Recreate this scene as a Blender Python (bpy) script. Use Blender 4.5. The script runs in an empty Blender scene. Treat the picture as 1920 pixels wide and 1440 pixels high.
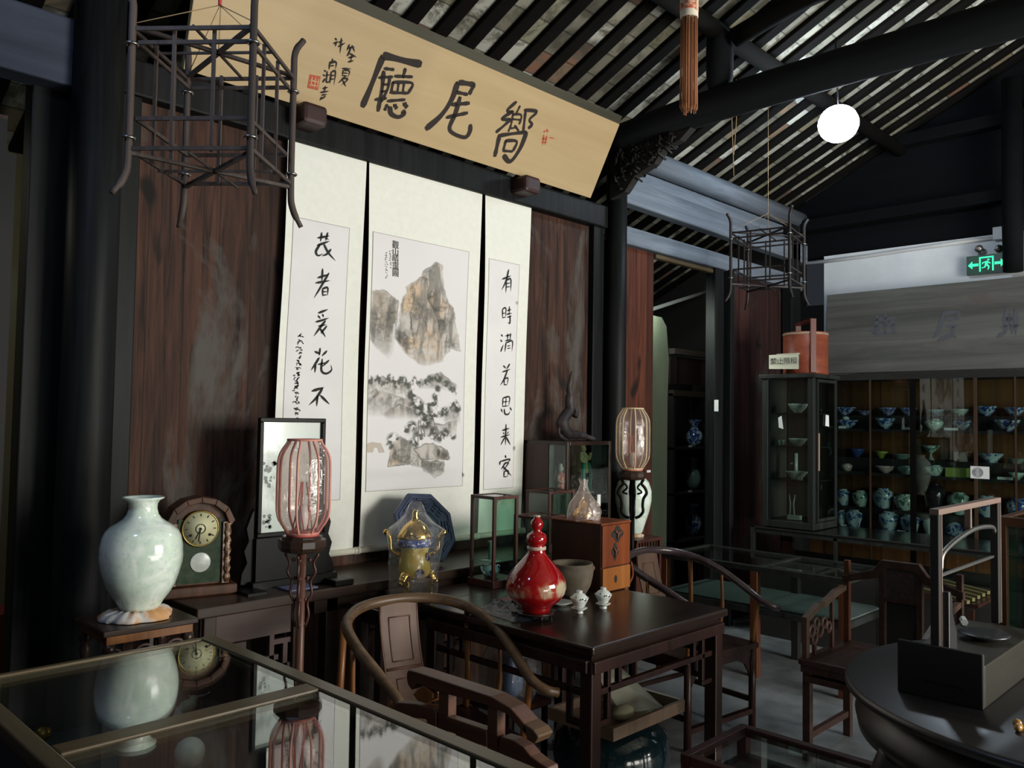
import bpy, bmesh, math, random
import numpy as np
from mathutils import Vector, Matrix
random.seed(7)
PI = math.pi
sc = bpy.context.scene
COL = sc.collection

# ------------------------------------------------------------------ camera
EYE = Vector((0, 0, 1.6))
YAW, PITCH, ROLL = math.radians(45.551), math.radians(2.496), math.radians(0.896)
FPX = 1566.8
fw = Vector((math.sin(YAW)*math.cos(PITCH), math.cos(YAW)*math.cos(PITCH), math.sin(PITCH)))
r0 = Vector((math.cos(YAW), -math.sin(YAW), 0)); u0 = r0.cross(fw)
rt = math.cos(ROLL)*r0 + math.sin(ROLL)*u0
up = -math.sin(ROLL)*r0 + math.cos(ROLL)*u0
cam = bpy.data.cameras.new('camera'); camo = bpy.data.objects.new('camera', cam); COL.objects.link(camo)
cam.sensor_width = 36; cam.lens = FPX/1920*36; cam.clip_start = 0.02
M = Matrix((rt, up, -fw)).transposed().to_4x4(); M.translation = EYE
camo.matrix_world = M
sc.camera = camo

# ------------------------------------------------------------------ light and exposure
sc.view_settings.view_transform = 'Standard'; sc.view_settings.look = 'None'
sc.view_settings.exposure = 0.0; sc.view_settings.gamma = 1.0; sc.view_settings.use_curve_mapping = False
sc.cycles.use_denoising = True
sc.cycles.max_bounces = 6; sc.cycles.transparent_max_bounces = 16
sc.cycles.sample_clamp_indirect = 4.0
world = bpy.data.worlds.new('world'); sc.world = world; world.use_nodes = True
bg = world.node_tree.nodes['Background']
bg.inputs[0].default_value = (0.55, 0.65, 0.8, 1); bg.inputs[1].default_value = 0.035

def area(name, loc, target, sx, sy, power, color):
    l = bpy.data.lights.new(name, 'AREA'); l.shape = 'RECTANGLE'; l.size = sx; l.size_y = sy
    l.energy = power; l.color = color
    o = bpy.data.objects.new(name, l); COL.objects.link(o); o.location = loc
    o.rotation_euler = (Vector(target)-Vector(loc)).to_track_quat('-Z', 'Y').to_euler()
    return o
# daylight falling in through the open front of the hall, behind and left of the camera
area('daylight_open_front', (4.3, -3.4, 2.0), (2.6, 3.5, 1.7), 2.4, 1.7, 380, (1.0, 0.98, 0.90))
# unseen fill lamps added to brighten the two rooms behind the panelled wall
area('rear_left_fill', (0.2, 4.1, 2.7), (0.95, 4.9, 1.0), .5, .5, 5, (1.0, .95, .75))
area('rear_right_fill', (5.3, 3.75, 2.5), (6.3, 4.3, 1.2), .3, .3, 14, (.9, 1.0, .9))
# unseen lamp added low in front to brighten the roof bricks,
# standing in for daylight bounced up from the ground outside
area('roof_bounce_fill', (3.2, -3.2, 0.25), (3.6, 2.2, 4.2), 5.0, 1.2, 150, (1.0, 0.97, 0.86))

# ------------------------------------------------------------------ picture-to-place helpers (points on real planes)
def ray(px, py): return fw + (px-960)/FPX*rt - (py-720)/FPX*up
def atz(px, py, z): d = ray(px, py); return EYE + d*((z-EYE.z)/d.z)
def aty(px, py, y): d = ray(px, py); return EYE + d*((y-EYE.y)/d.y)
def atx(px, py, x): d = ray(px, py); return EYE + d*((x-EYE.x)/d.x)
def mpp(p): return (Vector(p)-EYE).dot(fw)/FPX          # metres per pixel at p

# ------------------------------------------------------------------ mesh building
class MB:
    def __init__(s): s.v = []; s.f = []; s.sm = []
    def add(s, vs, fs, smooth=False):
        o = len(s.v); s.v += [tuple(v) for v in vs]; s.f += [tuple(i+o for i in f) for f in fs]; s.sm += [smooth]*len(fs)
        return s
    def box(s, c, d, rz=0, R=None):
        hx, hy, hz = d[0]/2, d[1]/2, d[2]/2
        pts = [Vector((x*hx, y*hy, z*hz)) for x in (-1, 1) for y in (-1, 1) for z in (-1, 1)]
        if rz: R = Matrix.Rotation(rz, 3, 'Z')
        if R is not None: pts = [R @ p for p in pts]
        c = Vector(c)
        return s.add([c+p for p in pts], [(0,1,3,2),(4,6,7,5),(0,4,5,1),(2,3,7,6),(0,2,6,4),(1,5,7,3)])
    def bx(s, x0, x1, y0, y1, z0, z1): return s.box(((x0+x1)/2, (y0+y1)/2, (z0+z1)/2), (x1-x0, y1-y0, z1-z0))
    def bar(s, p, q, w, h, upv=(0, 0, 1)):
        p, q = Vector(p), Vector(q); a = (q-p).normalized(); u = Vector(upv)
        if abs(a.dot(u)) > .98: u = Vector((0, 1, 0))
        r = a.cross(u).normalized(); u = r.cross(a).normalized()
        vs = [e + r*(i*w/2) + u*(j*h/2) for e in (p, q) for i, j in ((-1,-1),(1,-1),(1,1),(-1,1))]
        return s.add(vs, [(3,2,1,0),(4,5,6,7),(0,1,5,4),(1,2,6,5),(2,3,7,6),(3,0,4,7)])
    def tube(s, pts, r, n=10, closed=False, smooth=True, sq=1.0):
        pts = [Vector(p) for p in pts]; m = len(pts)
        rs = r if isinstance(r, (list, tuple)) else [r]*m
        t0 = (pts[1]-pts[0]).normalized(); ref = Vector((0,0,1)) if abs(t0.z) < .9 else Vector((1,0,0))
        nrm = t0.cross(ref).normalized(); vs = []
        for i in range(m):
            if closed: t = (pts[(i+1) % m]-pts[i-1]).normalized()
            else: t = (pts[min(i+1, m-1)]-pts[max(i-1, 0)]).normalized()
            nrm = (nrm - t*nrm.dot(t)).normalized(); b = t.cross(nrm)
            for k in range(n):
                a = 2*PI*k/n; vs.append(pts[i] + (nrm*math.cos(a) + b*math.sin(a)*sq)*rs[i])
        fs = []
        for i in range(m if closed else m-1):
            j = (i+1) % m
            for k in range(n): fs.append((i*n+k, i*n+(k+1) % n, j*n+(k+1) % n, j*n+k))
        if not closed: fs += [tuple(range(n))[::-1], tuple(range((m-1)*n, m*n))]
        return s.add(vs, fs, smooth)
    def lathe(s, prof, c=(0,0,0), n=32, smooth=True, ax=1.0, rz=0.0):
        vs = []; fs = []; m = len(prof)
        for r, z in prof:
            for k in range(n):
                a = 2*PI*(k/n)+rz; vs.append((c[0]+r*math.cos(a), c[1]+r*math.sin(a)*ax, c[2]+z))
        for i in range(m-1):
            for k in range(n): fs.append((i*n+k, i*n+(k+1) % n, (i+1)*n+(k+1) % n, (i+1)*n+k))
        if prof[0][0] > 1e-4: fs.append(tuple(range(n))[::-1])
        if prof[-1][0] > 1e-4: fs.append(tuple(range((m-1)*n, m*n)))
        return s.add(vs, fs, smooth)
    def prism(s, poly, ext, smooth=False):
        n = len(poly); e = Vector(ext); p = [Vector(q) for q in poly]
        return s.add(p+[q+e for q in p], [tuple(range(n))[::-1], tuple(range(n, 2*n))] + [(i, (i+1) % n, n+(i+1) % n, n+i) for i in range(n)], smooth)
    def ball(s, c, r, n=16, sc=(1,1,1)):
        prof = [(math.sin(PI*i/(n//2))*r, -math.cos(PI*i/(n//2))*r) for i in range(n//2+1)]
        o = len(s.v); s.lathe([(max(a, 1e-5), b) for a, b in prof], (0,0,0), n)
        for i in range(o, len(s.v)):
            v = s.v[i]; s.v[i] = (c[0]+v[0]*sc[0], c[1]+v[1]*sc[1], c[2]+v[2]*sc[2])
        return s
    def frame(s, x0, x1, z0, z1, y, w, t):                  # rectangular frame in an XZ plane
        s.bx(x0, x1, y-t/2, y+t/2, z0, z0+w); s.bx(x0, x1, y-t/2, y+t/2, z1-w, z1)
        s.bx(x0, x0+w, y-t/2, y+t/2, z0+w, z1-w); s.bx(x1-w, x1, y-t/2, y+t/2, z0+w, z1-w); return s
    def xf(s, Mx):
        s.v = [tuple(Mx @ Vector(v)) for v in s.v]; return s
    def build(s, name, mat, parent=None, bev=0, merge=False):
        me = bpy.data.meshes.new(name); me.from_pydata(s.v, [], s.f)
        me.polygons.foreach_set('use_smooth', s.sm)
        bm = bmesh.new(); bm.from_mesh(me)
        if merge: bmesh.ops.remove_doubles(bm, verts=bm.verts, dist=1e-5)
        bmesh.ops.recalc_face_normals(bm, faces=bm.faces); bm.to_mesh(me); bm.free()
        me.materials.append(mat)
        o = bpy.data.objects.new(name, me); COL.objects.link(o)
        if parent: o.parent = parent
        if bev:
            b = o.modifiers.new('bevel', 'BEVEL'); b.width = bev; b.segments = 2; b.limit_method = 'ANGLE'; b.angle_limit = .7
        return o

def tag(o, label, cat, group=None, kind=None):
    if label: o['label'] = label
    if cat: o['category'] = cat
    if group: o['group'] = group
    if kind: o['kind'] = kind
    return o
def thing(name, label, cat, loc=(0,0,0), rz=0, group=None):
    o = bpy.data.objects.new(name, None); COL.objects.link(o); o.empty_display_size = .05
    o.location = loc; o.rotation_euler = (0, 0, rz); return tag(o, label, cat, group)
def struct(name, mb, mat, bev=0):
    o = mb.build(name, mat, None, bev); o['kind'] = 'structure'; return o
def dup(o, parent=None):
    c = o.copy(); COL.objects.link(c); c.parent = parent
    for ch in KIDS.get(o.name, []) or [k for k in bpy.data.objects if k.parent == o]: dup(ch, c)
    return c
KIDS = {}
def smooth_pts(pts, n=6, closed=False):
    P_ = [Vector(p) for p in pts]; out = []; m = len(P_)
    rng = range(m if closed else m-1)
    for i in rng:
        p0 = P_[i-1] if (closed or i > 0) else P_[0]*2-P_[1]
        p1 = P_[i]; p2 = P_[(i+1) % m]
        p3 = P_[(i+2) % m] if (closed or i+2 < m) else P_[-1]*2-P_[-2]
        for k in range(n):
            t = k/n
            out.append(.5*((2*p1)+(p2-p0)*t+(2*p0-5*p1+4*p2-p3)*t*t+(3*p1-p0-3*p2+p3)*t**3))
    if not closed: out.append(P_[-1])
    return out

# ------------------------------------------------------------------ materials
MATS = {}
def nt(name):
    m = bpy.data.materials.new(name); m.use_nodes = True; t = m.node_tree; t.nodes.clear()
    out = t.nodes.new('ShaderNodeOutputMaterial'); return m, t, out
def ramp(t, fac, stops):
    r = t.nodes.new('ShaderNodeValToRGB'); e = r.color_ramp.elements
    while len(e) < len(stops): e.new(.5)
    for i, (p, c) in enumerate(stops): e[i].position = p; e[i].color = (*c, 1) if len(c) == 3 else c
    t.links.new(fac, r.inputs[0]); return r.outputs[0]
def coords(t, scale=(1,1,1), rot=(0,0,0)):
    tc = t.nodes.new('ShaderNodeTexCoord'); mp = t.nodes.new('ShaderNodeMapping')
    mp.inputs['Scale'].default_value = scale; mp.inputs['Rotation'].default_value = rot
    t.links.new(tc.outputs['Object'], mp.inputs[0]); return mp.outputs[0]
def noise(t, vec, scale, detail=4, rough=.6, dist=0):
    n = t.nodes.new('ShaderNodeTexNoise'); n.inputs['Scale'].default_value = scale; n.inputs['Detail'].default_value = detail
    n.inputs['Roughness'].default_value = rough; n.inputs['Distortion'].default_value = dist
    t.links.new(vec, n.inputs['Vector']); return n.outputs['Fac']
def mixc(t, fac, a, b, mode='MIX'):
    m = t.nodes.new('ShaderNodeMix'); m.data_type = 'RGBA'; m.blend_type = mode
    for s, v in ((0, fac), (6, a), (7, b)):
        if isinstance(v, (int, float)): m.inputs[s].default_value = v
        elif isinstance(v, tuple): m.inputs[s].default_value = (*v, 1)
        else: t.links.new(v, m.inputs[s])
    return m.outputs[2]
def bsdf(t, out, color, rough=.5, metal=0, coat=0, bump=None, bstr=.2, spec=.5, extra=None):
    b = t.nodes.new('ShaderNodeBsdfPrincipled')
    if isinstance(color, tuple): b.inputs['Base Color'].default_value = (*color, 1)
    else: t.links.new(color, b.inputs['Base Color'])
    if isinstance(rough, (int, float)): b.inputs['Roughness'].default_value = rough
    else: t.links.new(rough, b.inputs['Roughness'])
    b.inputs['Metallic'].default_value = metal; b.inputs['Coat Weight'].default_value = coat
    b.inputs['Coat Roughness'].default_value = .08; b.inputs['Specular IOR Level'].default_value = spec
    if bump is not None:
        n = t.nodes.new('ShaderNodeBump'); n.inputs['Strength'].default_value = bstr; n.inputs['Distance'].default_value = .004
        t.links.new(bump, n.inputs['Height']); t.links.new(n.outputs[0], b.inputs['Normal'])
    t.links.new(b.outputs[0], out.inputs[0]); return b
def wood(name, c1, c2, axis='z', s=14, rough=.42, coat=0, contrast=(.3, .75), planks=None, bstr=.25, knots=False, patch=None, spec=.35):
    m, t, out = nt(name)
    k = {'x': (.06, 1, 1), 'y': (1, .06, 1), 'z': (1, 1, .06)}[axis]
    v = coords(t, k); n = noise(t, v, s, 6, .65, .6)
    c = ramp(t, n, [(contrast[0], c1), (contrast[1], c2)])
    if planks:                                   # plank seams every <planks> metres along an axis, with tone per plank
        tc = t.nodes.new('ShaderNodeTexCoord'); sp = t.nodes.new('ShaderNodeSeparateXYZ'); t.links.new(tc.outputs['Object'], sp.inputs[0])
        mu = t.nodes.new('ShaderNodeMath'); mu.operation = 'DIVIDE'; mu.inputs[1].default_value = planks[1]
        t.links.new(sp.outputs[planks[0]], mu.inputs[0])
        fl = t.nodes.new('ShaderNodeMath'); fl.operation = 'FLOOR'; t.links.new(mu.outputs[0], fl.inputs[0])
        wn = t.nodes.new('ShaderNodeTexWhiteNoise'); wn.noise_dimensions = '1D'; t.links.new(fl.outputs[0], wn.inputs['W'])
        tone = ramp(t, wn.outputs[0], [(0, (.55,.5,.5)), (1, (1.35,1.2,1.15))])
        c = mixc(t, 1.0, c, tone, 'MULTIPLY')
        fr = t.nodes.new('ShaderNodeMath'); fr.operation = 'FRACT'; t.links.new(mu.outputs[0], fr.inputs[0])
        seam = ramp(t, fr.outputs[0], [(0, (.25,.25,.25)), (.03, (1,1,1)), (.97, (1,1,1)), (1, (.25,.25,.25))])
        c = mixc(t, 1.0, c, seam, 'MULTIPLY')
    if knots:
        kn = noise(t, coords(t, (1, 1, .45)), 5.5, 2, .4, .3)
        c = mixc(t, ramp(t, kn, [(.66, (0,0,0)), (.72, (1,1,1))]), c, tuple(x*.4 for x in c1))
    if patch:                                    # worn paler or greyer areas
        pn = noise(t, coords(t, patch[2]), patch[1], 5, .7, .4)
        c = mixc(t, ramp(t, pn, [(patch[3], (0,0,0)), (patch[3]+.12, (1,1,1))]), c, patch[0])
    bsdf(t, out, c, rough, coat=coat, bump=n, bstr=bstr, spec=spec); MATS[name] = m; return m
def plain(name, c, rough=.5, metal=0, coat=0, c2=None, s=8, bstr=0.0, spec=.5, st=(.35, .7), sv=(1,1,1)):
    m, t, out = nt(name)
    if c2:
        n = noise(t, coords(t, sv), s, 5, .6); c_ = ramp(t, n, [(st[0], c), (st[1], c2)])
        bsdf(t, out, c_, rough, metal, coat, n if bstr else None, bstr, spec)
    else: bsdf(t, out, c, rough, metal, coat, spec=spec)
    MATS[name] = m; return m
def glass(name, tint=(.93,.97,.95), gloss=.9, bumps=0, bscale=18, fres=1.45, base=0.0, rough=.02, haze=0, hcol=(.6,.6,.6)):
    m, t, out = nt(name)
    tr = t.nodes.new('ShaderNodeBsdfTransparent'); tr.inputs[0].default_value = (*tint, 1)
    gl = t.nodes.new('ShaderNodeBsdfGlossy'); gl.inputs[0].default_value = (gloss, gloss, gloss, 1); gl.inputs['Roughness'].default_value = rough
    fr = t.nodes.new('ShaderNodeLayerWeight'); fr.inputs[0].default_value = .5
    pw = t.nodes.new('ShaderNodeMath'); pw.operation = 'POWER'; pw.inputs[1].default_value = 4.0; t.links.new(fr.outputs['Facing'], pw.inputs[0])
    r0_ = ((fres-1)/(fres+1))**2
    ma = t.nodes.new('ShaderNodeMath'); ma.operation = 'MULTIPLY_ADD'; ma.inputs[1].default_value = .8*(1-r0_); ma.inputs[2].default_value = r0_; t.links.new(pw.outputs[0], ma.inputs[0])
    fac = ma.outputs[0]
    if base:
        ad = t.nodes.new('ShaderNodeMath'); ad.operation = 'ADD'; ad.inputs[1].default_value = base; ad.use_clamp = True
        t.links.new(fac, ad.inputs[0]); fac = ad.outputs[0]
    if bumps:
        n = noise(t, coords(t), bscale, 4, .6, 1.5); b = t.nodes.new('ShaderNodeBump'); b.inputs['Strength'].default_value = bumps; b.inputs['Distance'].default_value = .01
        t.links.new(n, b.inputs['Height']); t.links.new(b.outputs[0], gl.inputs['Normal']); t.links.new(b.outputs[0], fr.inputs['Normal'])
    mx = t.nodes.new('ShaderNodeMixShader'); t.links.new(fac, mx.inputs[0]); t.links.new(tr.outputs[0], mx.inputs[1]); t.links.new(gl.outputs[0], mx.inputs[2])
    if haze:
        df = t.nodes.new('ShaderNodeBsdfDiffuse'); df.inputs[0].default_value = (*hcol, 1); m2 = t.nodes.new('ShaderNodeMixShader'); m2.inputs[0].default_value = haze
        t.links.new(mx.outputs[0], m2.inputs[1]); t.links.new(df.outputs[0], m2.inputs[2]); mx = m2
    t.links.new(mx.outputs[0], out.inputs[0]); MATS[name] = m; return m
def emis(name, c, s):
    m, t, out = nt(name); e = t.nodes.new('ShaderNodeEmission'); e.inputs[0].default_value = (*c, 1); e.inputs[1].default_value = s
    t.links.new(e.outputs[0], out.inputs[0]); MATS[name] = m; return m

W_PANEL = wood('wall planks', (.010,.0045,.003), (.078,.036,.022), 'z', 30, .72, planks=(0, .155), knots=True, patch=((.075,.066,.058), 2.6, (1,1,.4), .52), contrast=(.34,.68), spec=.25)
W_PANEL2 = wood('side wall planks', (.008,.004,.004), (.055,.020,.018), 'z', 30, .72, spec=.25, planks=(0, .17), knots=True, patch=((.03,.035,.035), 1.6, (1,1,.4), .55))
W_RED = wood('reddish planks', (.025,.007,.004), (.11,.035,.018), 'z', 30, .7, spec=.25, planks=(0, .13), knots=True)
W_BLACK = wood('blackened timber', (.003,.0035,.004), (.013,.0145,.015), 'z', 22, .5, patch=((.075,.088,.088), 3.5, (1.4,1.4,.18), .66), spec=.12)
W_BEAM = wood('grey weathered beam', (.07,.088,.115), (.19,.225,.28), 'x', 14, .7, patch=((.02,.022,.024), 4, (.4,1,1), .68))
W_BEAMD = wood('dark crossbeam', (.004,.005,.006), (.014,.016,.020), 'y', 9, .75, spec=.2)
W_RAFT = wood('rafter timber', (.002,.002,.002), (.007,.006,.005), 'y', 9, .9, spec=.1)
W_TABLE = wood('dark table lacquer', (.010,.006,.005), (.030,.016,.012), 'x', 14, .24, bstr=.05)
W_ROSE = wood('dark rosewood', (.014,.006,.005), (.045,.018,.014), 'z', 16, .34, bstr=.1)
W_ALTAR = wood('altar table wood', (.014,.008,.006), (.05,.028,.02), 'x', 12, .3, bstr=.08)
W_ALTARF = wood('altar end cabinet front', (.03,.016,.014), (.075,.042,.036), 'x', 10, .5)
W_CHAIR = wood('worn chair wood', (.055,.030,.015), (.16,.095,.052), 'x', 20, .38, bstr=.1)
W_SPLAT = wood('splat wood', (.09,.045,.030), (.16,.085,.058), 'z', 18, .5)
W_HONEY = wood('honey wood', (.10,.035,.010), (.28,.11,.03), 'z', 18, .35)
W_ORANGE = wood('orange red box wood', (.10,.022,.008), (.26,.065,.018), 'z', 10, .35)
W_CASE = wood('case rosewood strips', (.035,.012,.010), (.095,.036,.028), 'z', 16, .35)
W_CLOCK = wood('clock walnut', (.025,.010,.004), (.11,.042,.018), 'z', 14, .45)
W_COUNTER = wood('counter frame wood', (.05,.034,.016), (.16,.115,.06), 'x', 16, .35, bstr=.1)
W_PINE = wood('cupboard back pine', (.08,.032,.010), (.20,.10,.035), 'z', 9, .6, planks=(1, .25))
W_GREY = wood('grey signboard wood', (.060,.060,.056), (.15,.15,.145), 'y', 9, .8, patch=((.10,.085,.075), 3, (1,.6,1), .56))
W_PALE = wood('pale bare wood', (.24,.15,.10), (.36,.25,.18), 'z', 14, .5)
W_PLAQUE = wood('plaque board', (.42,.30,.155), (.56,.42,.245), 'x', 7, .5, bstr=.06, contrast=(.2,.85))
W_BAMBOO = wood('weathered lantern sticks', (.022,.016,.013), (.085,.060,.050), 'z', 20, .65)
W_FRAME = plain('black lacquer', (.003,.003,.003), .4, spec=.15)
INK = plain('ink', (.02,.012,.010), .75)
INK2 = plain('black ink', (.012,.012,.012), .8)
SEAL = plain('seal red', (.45,.08,.04), .7)
CLOTHM = plain('scroll mounting silk', (.76,.765,.70), .85, c2=(.81,.81,.75), s=26)
PAPER = plain('scroll paper', (.71,.695,.70), .9, c2=(.76,.745,.745), s=5)
ROD = plain('scroll roller', (.62,.60,.50), .5)
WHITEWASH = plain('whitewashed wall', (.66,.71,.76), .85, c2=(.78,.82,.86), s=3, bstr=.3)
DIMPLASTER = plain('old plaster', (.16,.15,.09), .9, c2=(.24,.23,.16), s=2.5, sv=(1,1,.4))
GLASS = glass('case glass', (.84,.93,.89), .9, base=.02)
GLASSTOP = glass('counter glass', (.95,.98,.97), 1.0, fres=1.6, base=.05)
GLASSDK = glass('cabinet glass', (.75,.82,.80), .8, base=.01)
FILM = glass('crinkled plastic film', (.93,.93,.93), 1.0, bumps=1.0, bscale=28, fres=1.5, base=.05, rough=.12, haze=.05, hcol=(.7,.7,.7))
FILM2 = glass('lantern film', (.90,.82,.80), 1.0, bumps=.8, bscale=14, fres=1.5, base=.06, rough=.10, haze=.09, hcol=(.62,.54,.52))
BLACKISH = plain('blackish boards', (.010,.009,.008), .8)  # one even near-black colour
METAL = plain('grey metal', (.30,.30,.29), .35, 1)
GOLD = plain('gold lustre', (.80,.50,.10), .18, 1, c2=(.95,.70,.25), s=10)
GOLDY = plain('gilt yellow enamel', (.62,.42,.03), .25, coat=.6, c2=(.45,.40,.05), s=30)
WPLASTIC = plain('white plastic', (.62,.63,.64), .5)
# ================================================================== THE HALL
T25 = math.tan(math.radians(25)); RZ = 3.58
def roofz(y): return RZ + (3.5-y)*T25
# --- roof: brick lining on rafters
m, t, out = nt('roof brick lining')
tc = t.nodes.new('ShaderNodeTexCoord'); sp = t.nodes.new('ShaderNodeSeparateXYZ'); t.links.new(tc.outputs['Object'], sp.inputs[0])
def fl(outp, div, off):
    a = t.nodes.new('ShaderNodeMath'); a.operation = 'MULTIPLY_ADD'; a.inputs[1].default_value = 1/div; a.inputs[2].default_value = off
    t.links.new(outp, a.inputs[0]); b = t.nodes.new('ShaderNodeMath'); b.operation = 'FLOOR'; t.links.new(a.outputs[0], b.inputs[0])
    c = t.nodes.new('ShaderNodeMath'); c.operation = 'FRACT'; t.links.new(a.outputs[0], c.inputs[0]); return b.outputs[0], c.outputs[0]
ix, _ = fl(sp.outputs[0], .2, -.31); iy, fy = fl(sp.outputs[1], .155, 0)
cb = t.nodes.new('ShaderNodeCombineXYZ'); t.links.new(ix, cb.inputs[0]); t.links.new(iy, cb.inputs[1])
wn = t.nodes.new('ShaderNodeTexWhiteNoise'); wn.noise_dimensions = '2D'; t.links.new(cb.outputs[0], wn.inputs['Vector'])
c = ramp(t, wn.outputs[0], [(0, (.13,.12,.09)), (.25, (.27,.26,.21)), (.55, (.40,.40,.36)), (.70, (.55,.55,.50)), (.85, (.20,.19,.12)), (1, (.20,.09,.06))])
n1 = noise(t, coords(t), 6, 6, .7, .5)
c = mixc(t, ramp(t, n1, [(.40, (1,1,1)), (.52, (0,0,0))]), c, (.10,.095,.07))
n2 = noise(t, coords(t), 2.2, 3, .6)
c = mixc(t, ramp(t, n2, [(.58, (0,0,0)), (.66, (.85,.85,.85))]), c, (.05,.045,.035))
c = mixc(t, 1.0, c, ramp(t, fy, [(0, (.2,.2,.2)), (.05, (1,1,1)), (.95, (1,1,1)), (1, (.2,.2,.2))]), 'MULTIPLY')
bsdf(t, out, c, .9, bump=n1, bstr=.4); ROOFM = m
mb = MB()
y0, y1 = -.1, 6.2; x0, x1 = -1.2, 7.35; th = .06
mb.add([(x0,y0,roofz(y0)+.07),(x1,y0,roofz(y0)+.07),(x1,y1,roofz(y1)+.07),(x0,y1,roofz(y1)+.07),
        (x0,y0,roofz(y0)+.13),(x1,y0,roofz(y0)+.13),(x1,y1,roofz(y1)+.13),(x0,y1,roofz(y1)+.13)],
       [(0,1,2,3),(7,6,5,4),(0,4,5,1),(1,5,6,2),(2,6,7,3),(3,7,4,0)])
struct('ceiling', mb, ROOFM)
# front slope of the roof, beyond the ridge
mb = MB(); zr = roofz(-.1)
mb.add([(x0,-.1,zr+.07),(x1,-.1,zr+.07),(x1,-4.2,zr-1.9),(x0,-4.2,zr-1.9),(x0,-.1,zr+.13),(x1,-.1,zr+.13),(x1,-4.2,zr-1.84),(x0,-4.2,zr-1.84)],
       [(0,1,2,3),(7,6,5,4),(0,4,5,1),(1,5,6,2),(2,6,7,3),(3,7,4,0)])
struct('ceiling.001', mb, ROOFM)
RL = 'round dark rafter running up the roof under the brick lining'
rm = MB(); ln = math.hypot(1, T25)
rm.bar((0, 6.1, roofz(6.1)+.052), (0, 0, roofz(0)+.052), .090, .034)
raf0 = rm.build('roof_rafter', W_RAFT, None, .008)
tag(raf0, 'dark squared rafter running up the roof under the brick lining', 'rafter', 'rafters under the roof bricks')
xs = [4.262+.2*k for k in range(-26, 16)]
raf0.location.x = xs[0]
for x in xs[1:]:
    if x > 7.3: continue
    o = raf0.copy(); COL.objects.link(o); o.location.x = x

# --- long timbers along the hall
def log(name, p, q, r, mat, label, cat='beam', n=20, sq=1.0):
    o = MB().tube([p, q], r, n, sq=sq).build(name, mat); return tag(o, label, cat)
def beam(name, p, q, w, h, mat, label, cat='beam', bev=.01):
    o = MB().bar(p, q, w, h).build(name, mat, None, bev); return tag(o, label, cat)
log('purlin', (4.62, 3.5, 3.49), (7.35, 3.5, 3.49), .085, W_BEAM, 'round grey eave purlin right of the middle post, directly under the rafters', 'purlin')
log('purlin', (-1, 3.5, 3.49), (4.28, 3.5, 3.49), .085, W_BLACK, 'round dark eave purlin behind the top of the name board', 'purlin')
beam('purlin_backing_board', (4.55, 3.52, 3.345), (7.35, 3.52, 3.345), .05, .10, W_BEAM, 'narrow grey board just below the round eave purlin', 'board')
beam('tie_beam', (4.52, 3.46, 3.19), (7.35, 3.46, 3.165), .09, .175, W_BEAM, 'broad pale grey-blue beam on the right, between the eave purlin and the door lintel', 'beam')
beam('door_lintel_beam', (4.5, 3.5, 2.895), (7.35, 3.5, 2.895), .10, .125, W_BEAM, 'long grey lintel beam over the doorway and right wall panels', 'beam')
beam('panel_lintel_beam', (1.25, 3.5, 2.97), (4.4, 3.5, 2.97), .13, .15, W_BLACK, 'black lintel under the name board, above the three scrolls', 'beam')
zp = roofz(2.35)-.10
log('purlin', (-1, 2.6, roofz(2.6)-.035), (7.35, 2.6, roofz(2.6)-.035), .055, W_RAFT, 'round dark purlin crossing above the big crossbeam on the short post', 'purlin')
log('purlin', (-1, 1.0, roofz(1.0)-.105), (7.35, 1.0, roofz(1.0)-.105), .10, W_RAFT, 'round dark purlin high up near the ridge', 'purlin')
# big crossbeam toward the front of the hall, slightly arched, with short post on it
pts = smooth_pts([(4.4, 3.42, 3.47), (4.4, 2.7, 3.525), (4.4, 1.6, 3.54), (4.4, .4, 3.53), (4.4, -1.0, 3.50)], 5)
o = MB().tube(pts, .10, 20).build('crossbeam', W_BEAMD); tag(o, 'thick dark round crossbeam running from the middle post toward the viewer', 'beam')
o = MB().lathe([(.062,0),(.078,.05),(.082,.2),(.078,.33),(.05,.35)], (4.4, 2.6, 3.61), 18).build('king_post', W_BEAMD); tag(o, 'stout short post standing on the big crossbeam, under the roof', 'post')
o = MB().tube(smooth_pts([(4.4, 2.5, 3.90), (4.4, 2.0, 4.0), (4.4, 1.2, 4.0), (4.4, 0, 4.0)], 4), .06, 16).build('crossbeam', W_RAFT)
tag(o, 'upper dark crossbeam resting on the short post near the ridge', 'beam')
# carved bracket at the head of the middle post
mb = MB(); rr = random.Random(4)
mb.prism([(4.37, 3.40, 3.40), (4.37, 2.78, 3.42), (4.37, 2.86, 3.36), (4.37, 2.98, 3.33), (4.37, 3.05, 3.25), (4.37, 3.2, 3.20), (4.37, 3.28, 3.11), (4.37, 3.40, 3.08)], (.06, 0, 0))
for k in range(60):
    yy = rr.uniform(2.9, 3.36); zz = 3.40 - (yy-2.85)/.5*.28*rr.random()
    pts = [(rr.choice((4.35, 4.45))+.012*math.cos(a), yy+.025*math.cos(a), zz+.025*math.sin(a)) for a in [PI*2*i/7 for i in range(6)]]
    mb.tube(pts, .008, 6)
o = mb.build('carved_bracket', BLACKISH); tag(o, 'openwork carved dark bracket at the head of the middle post', 'bracket')

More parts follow.
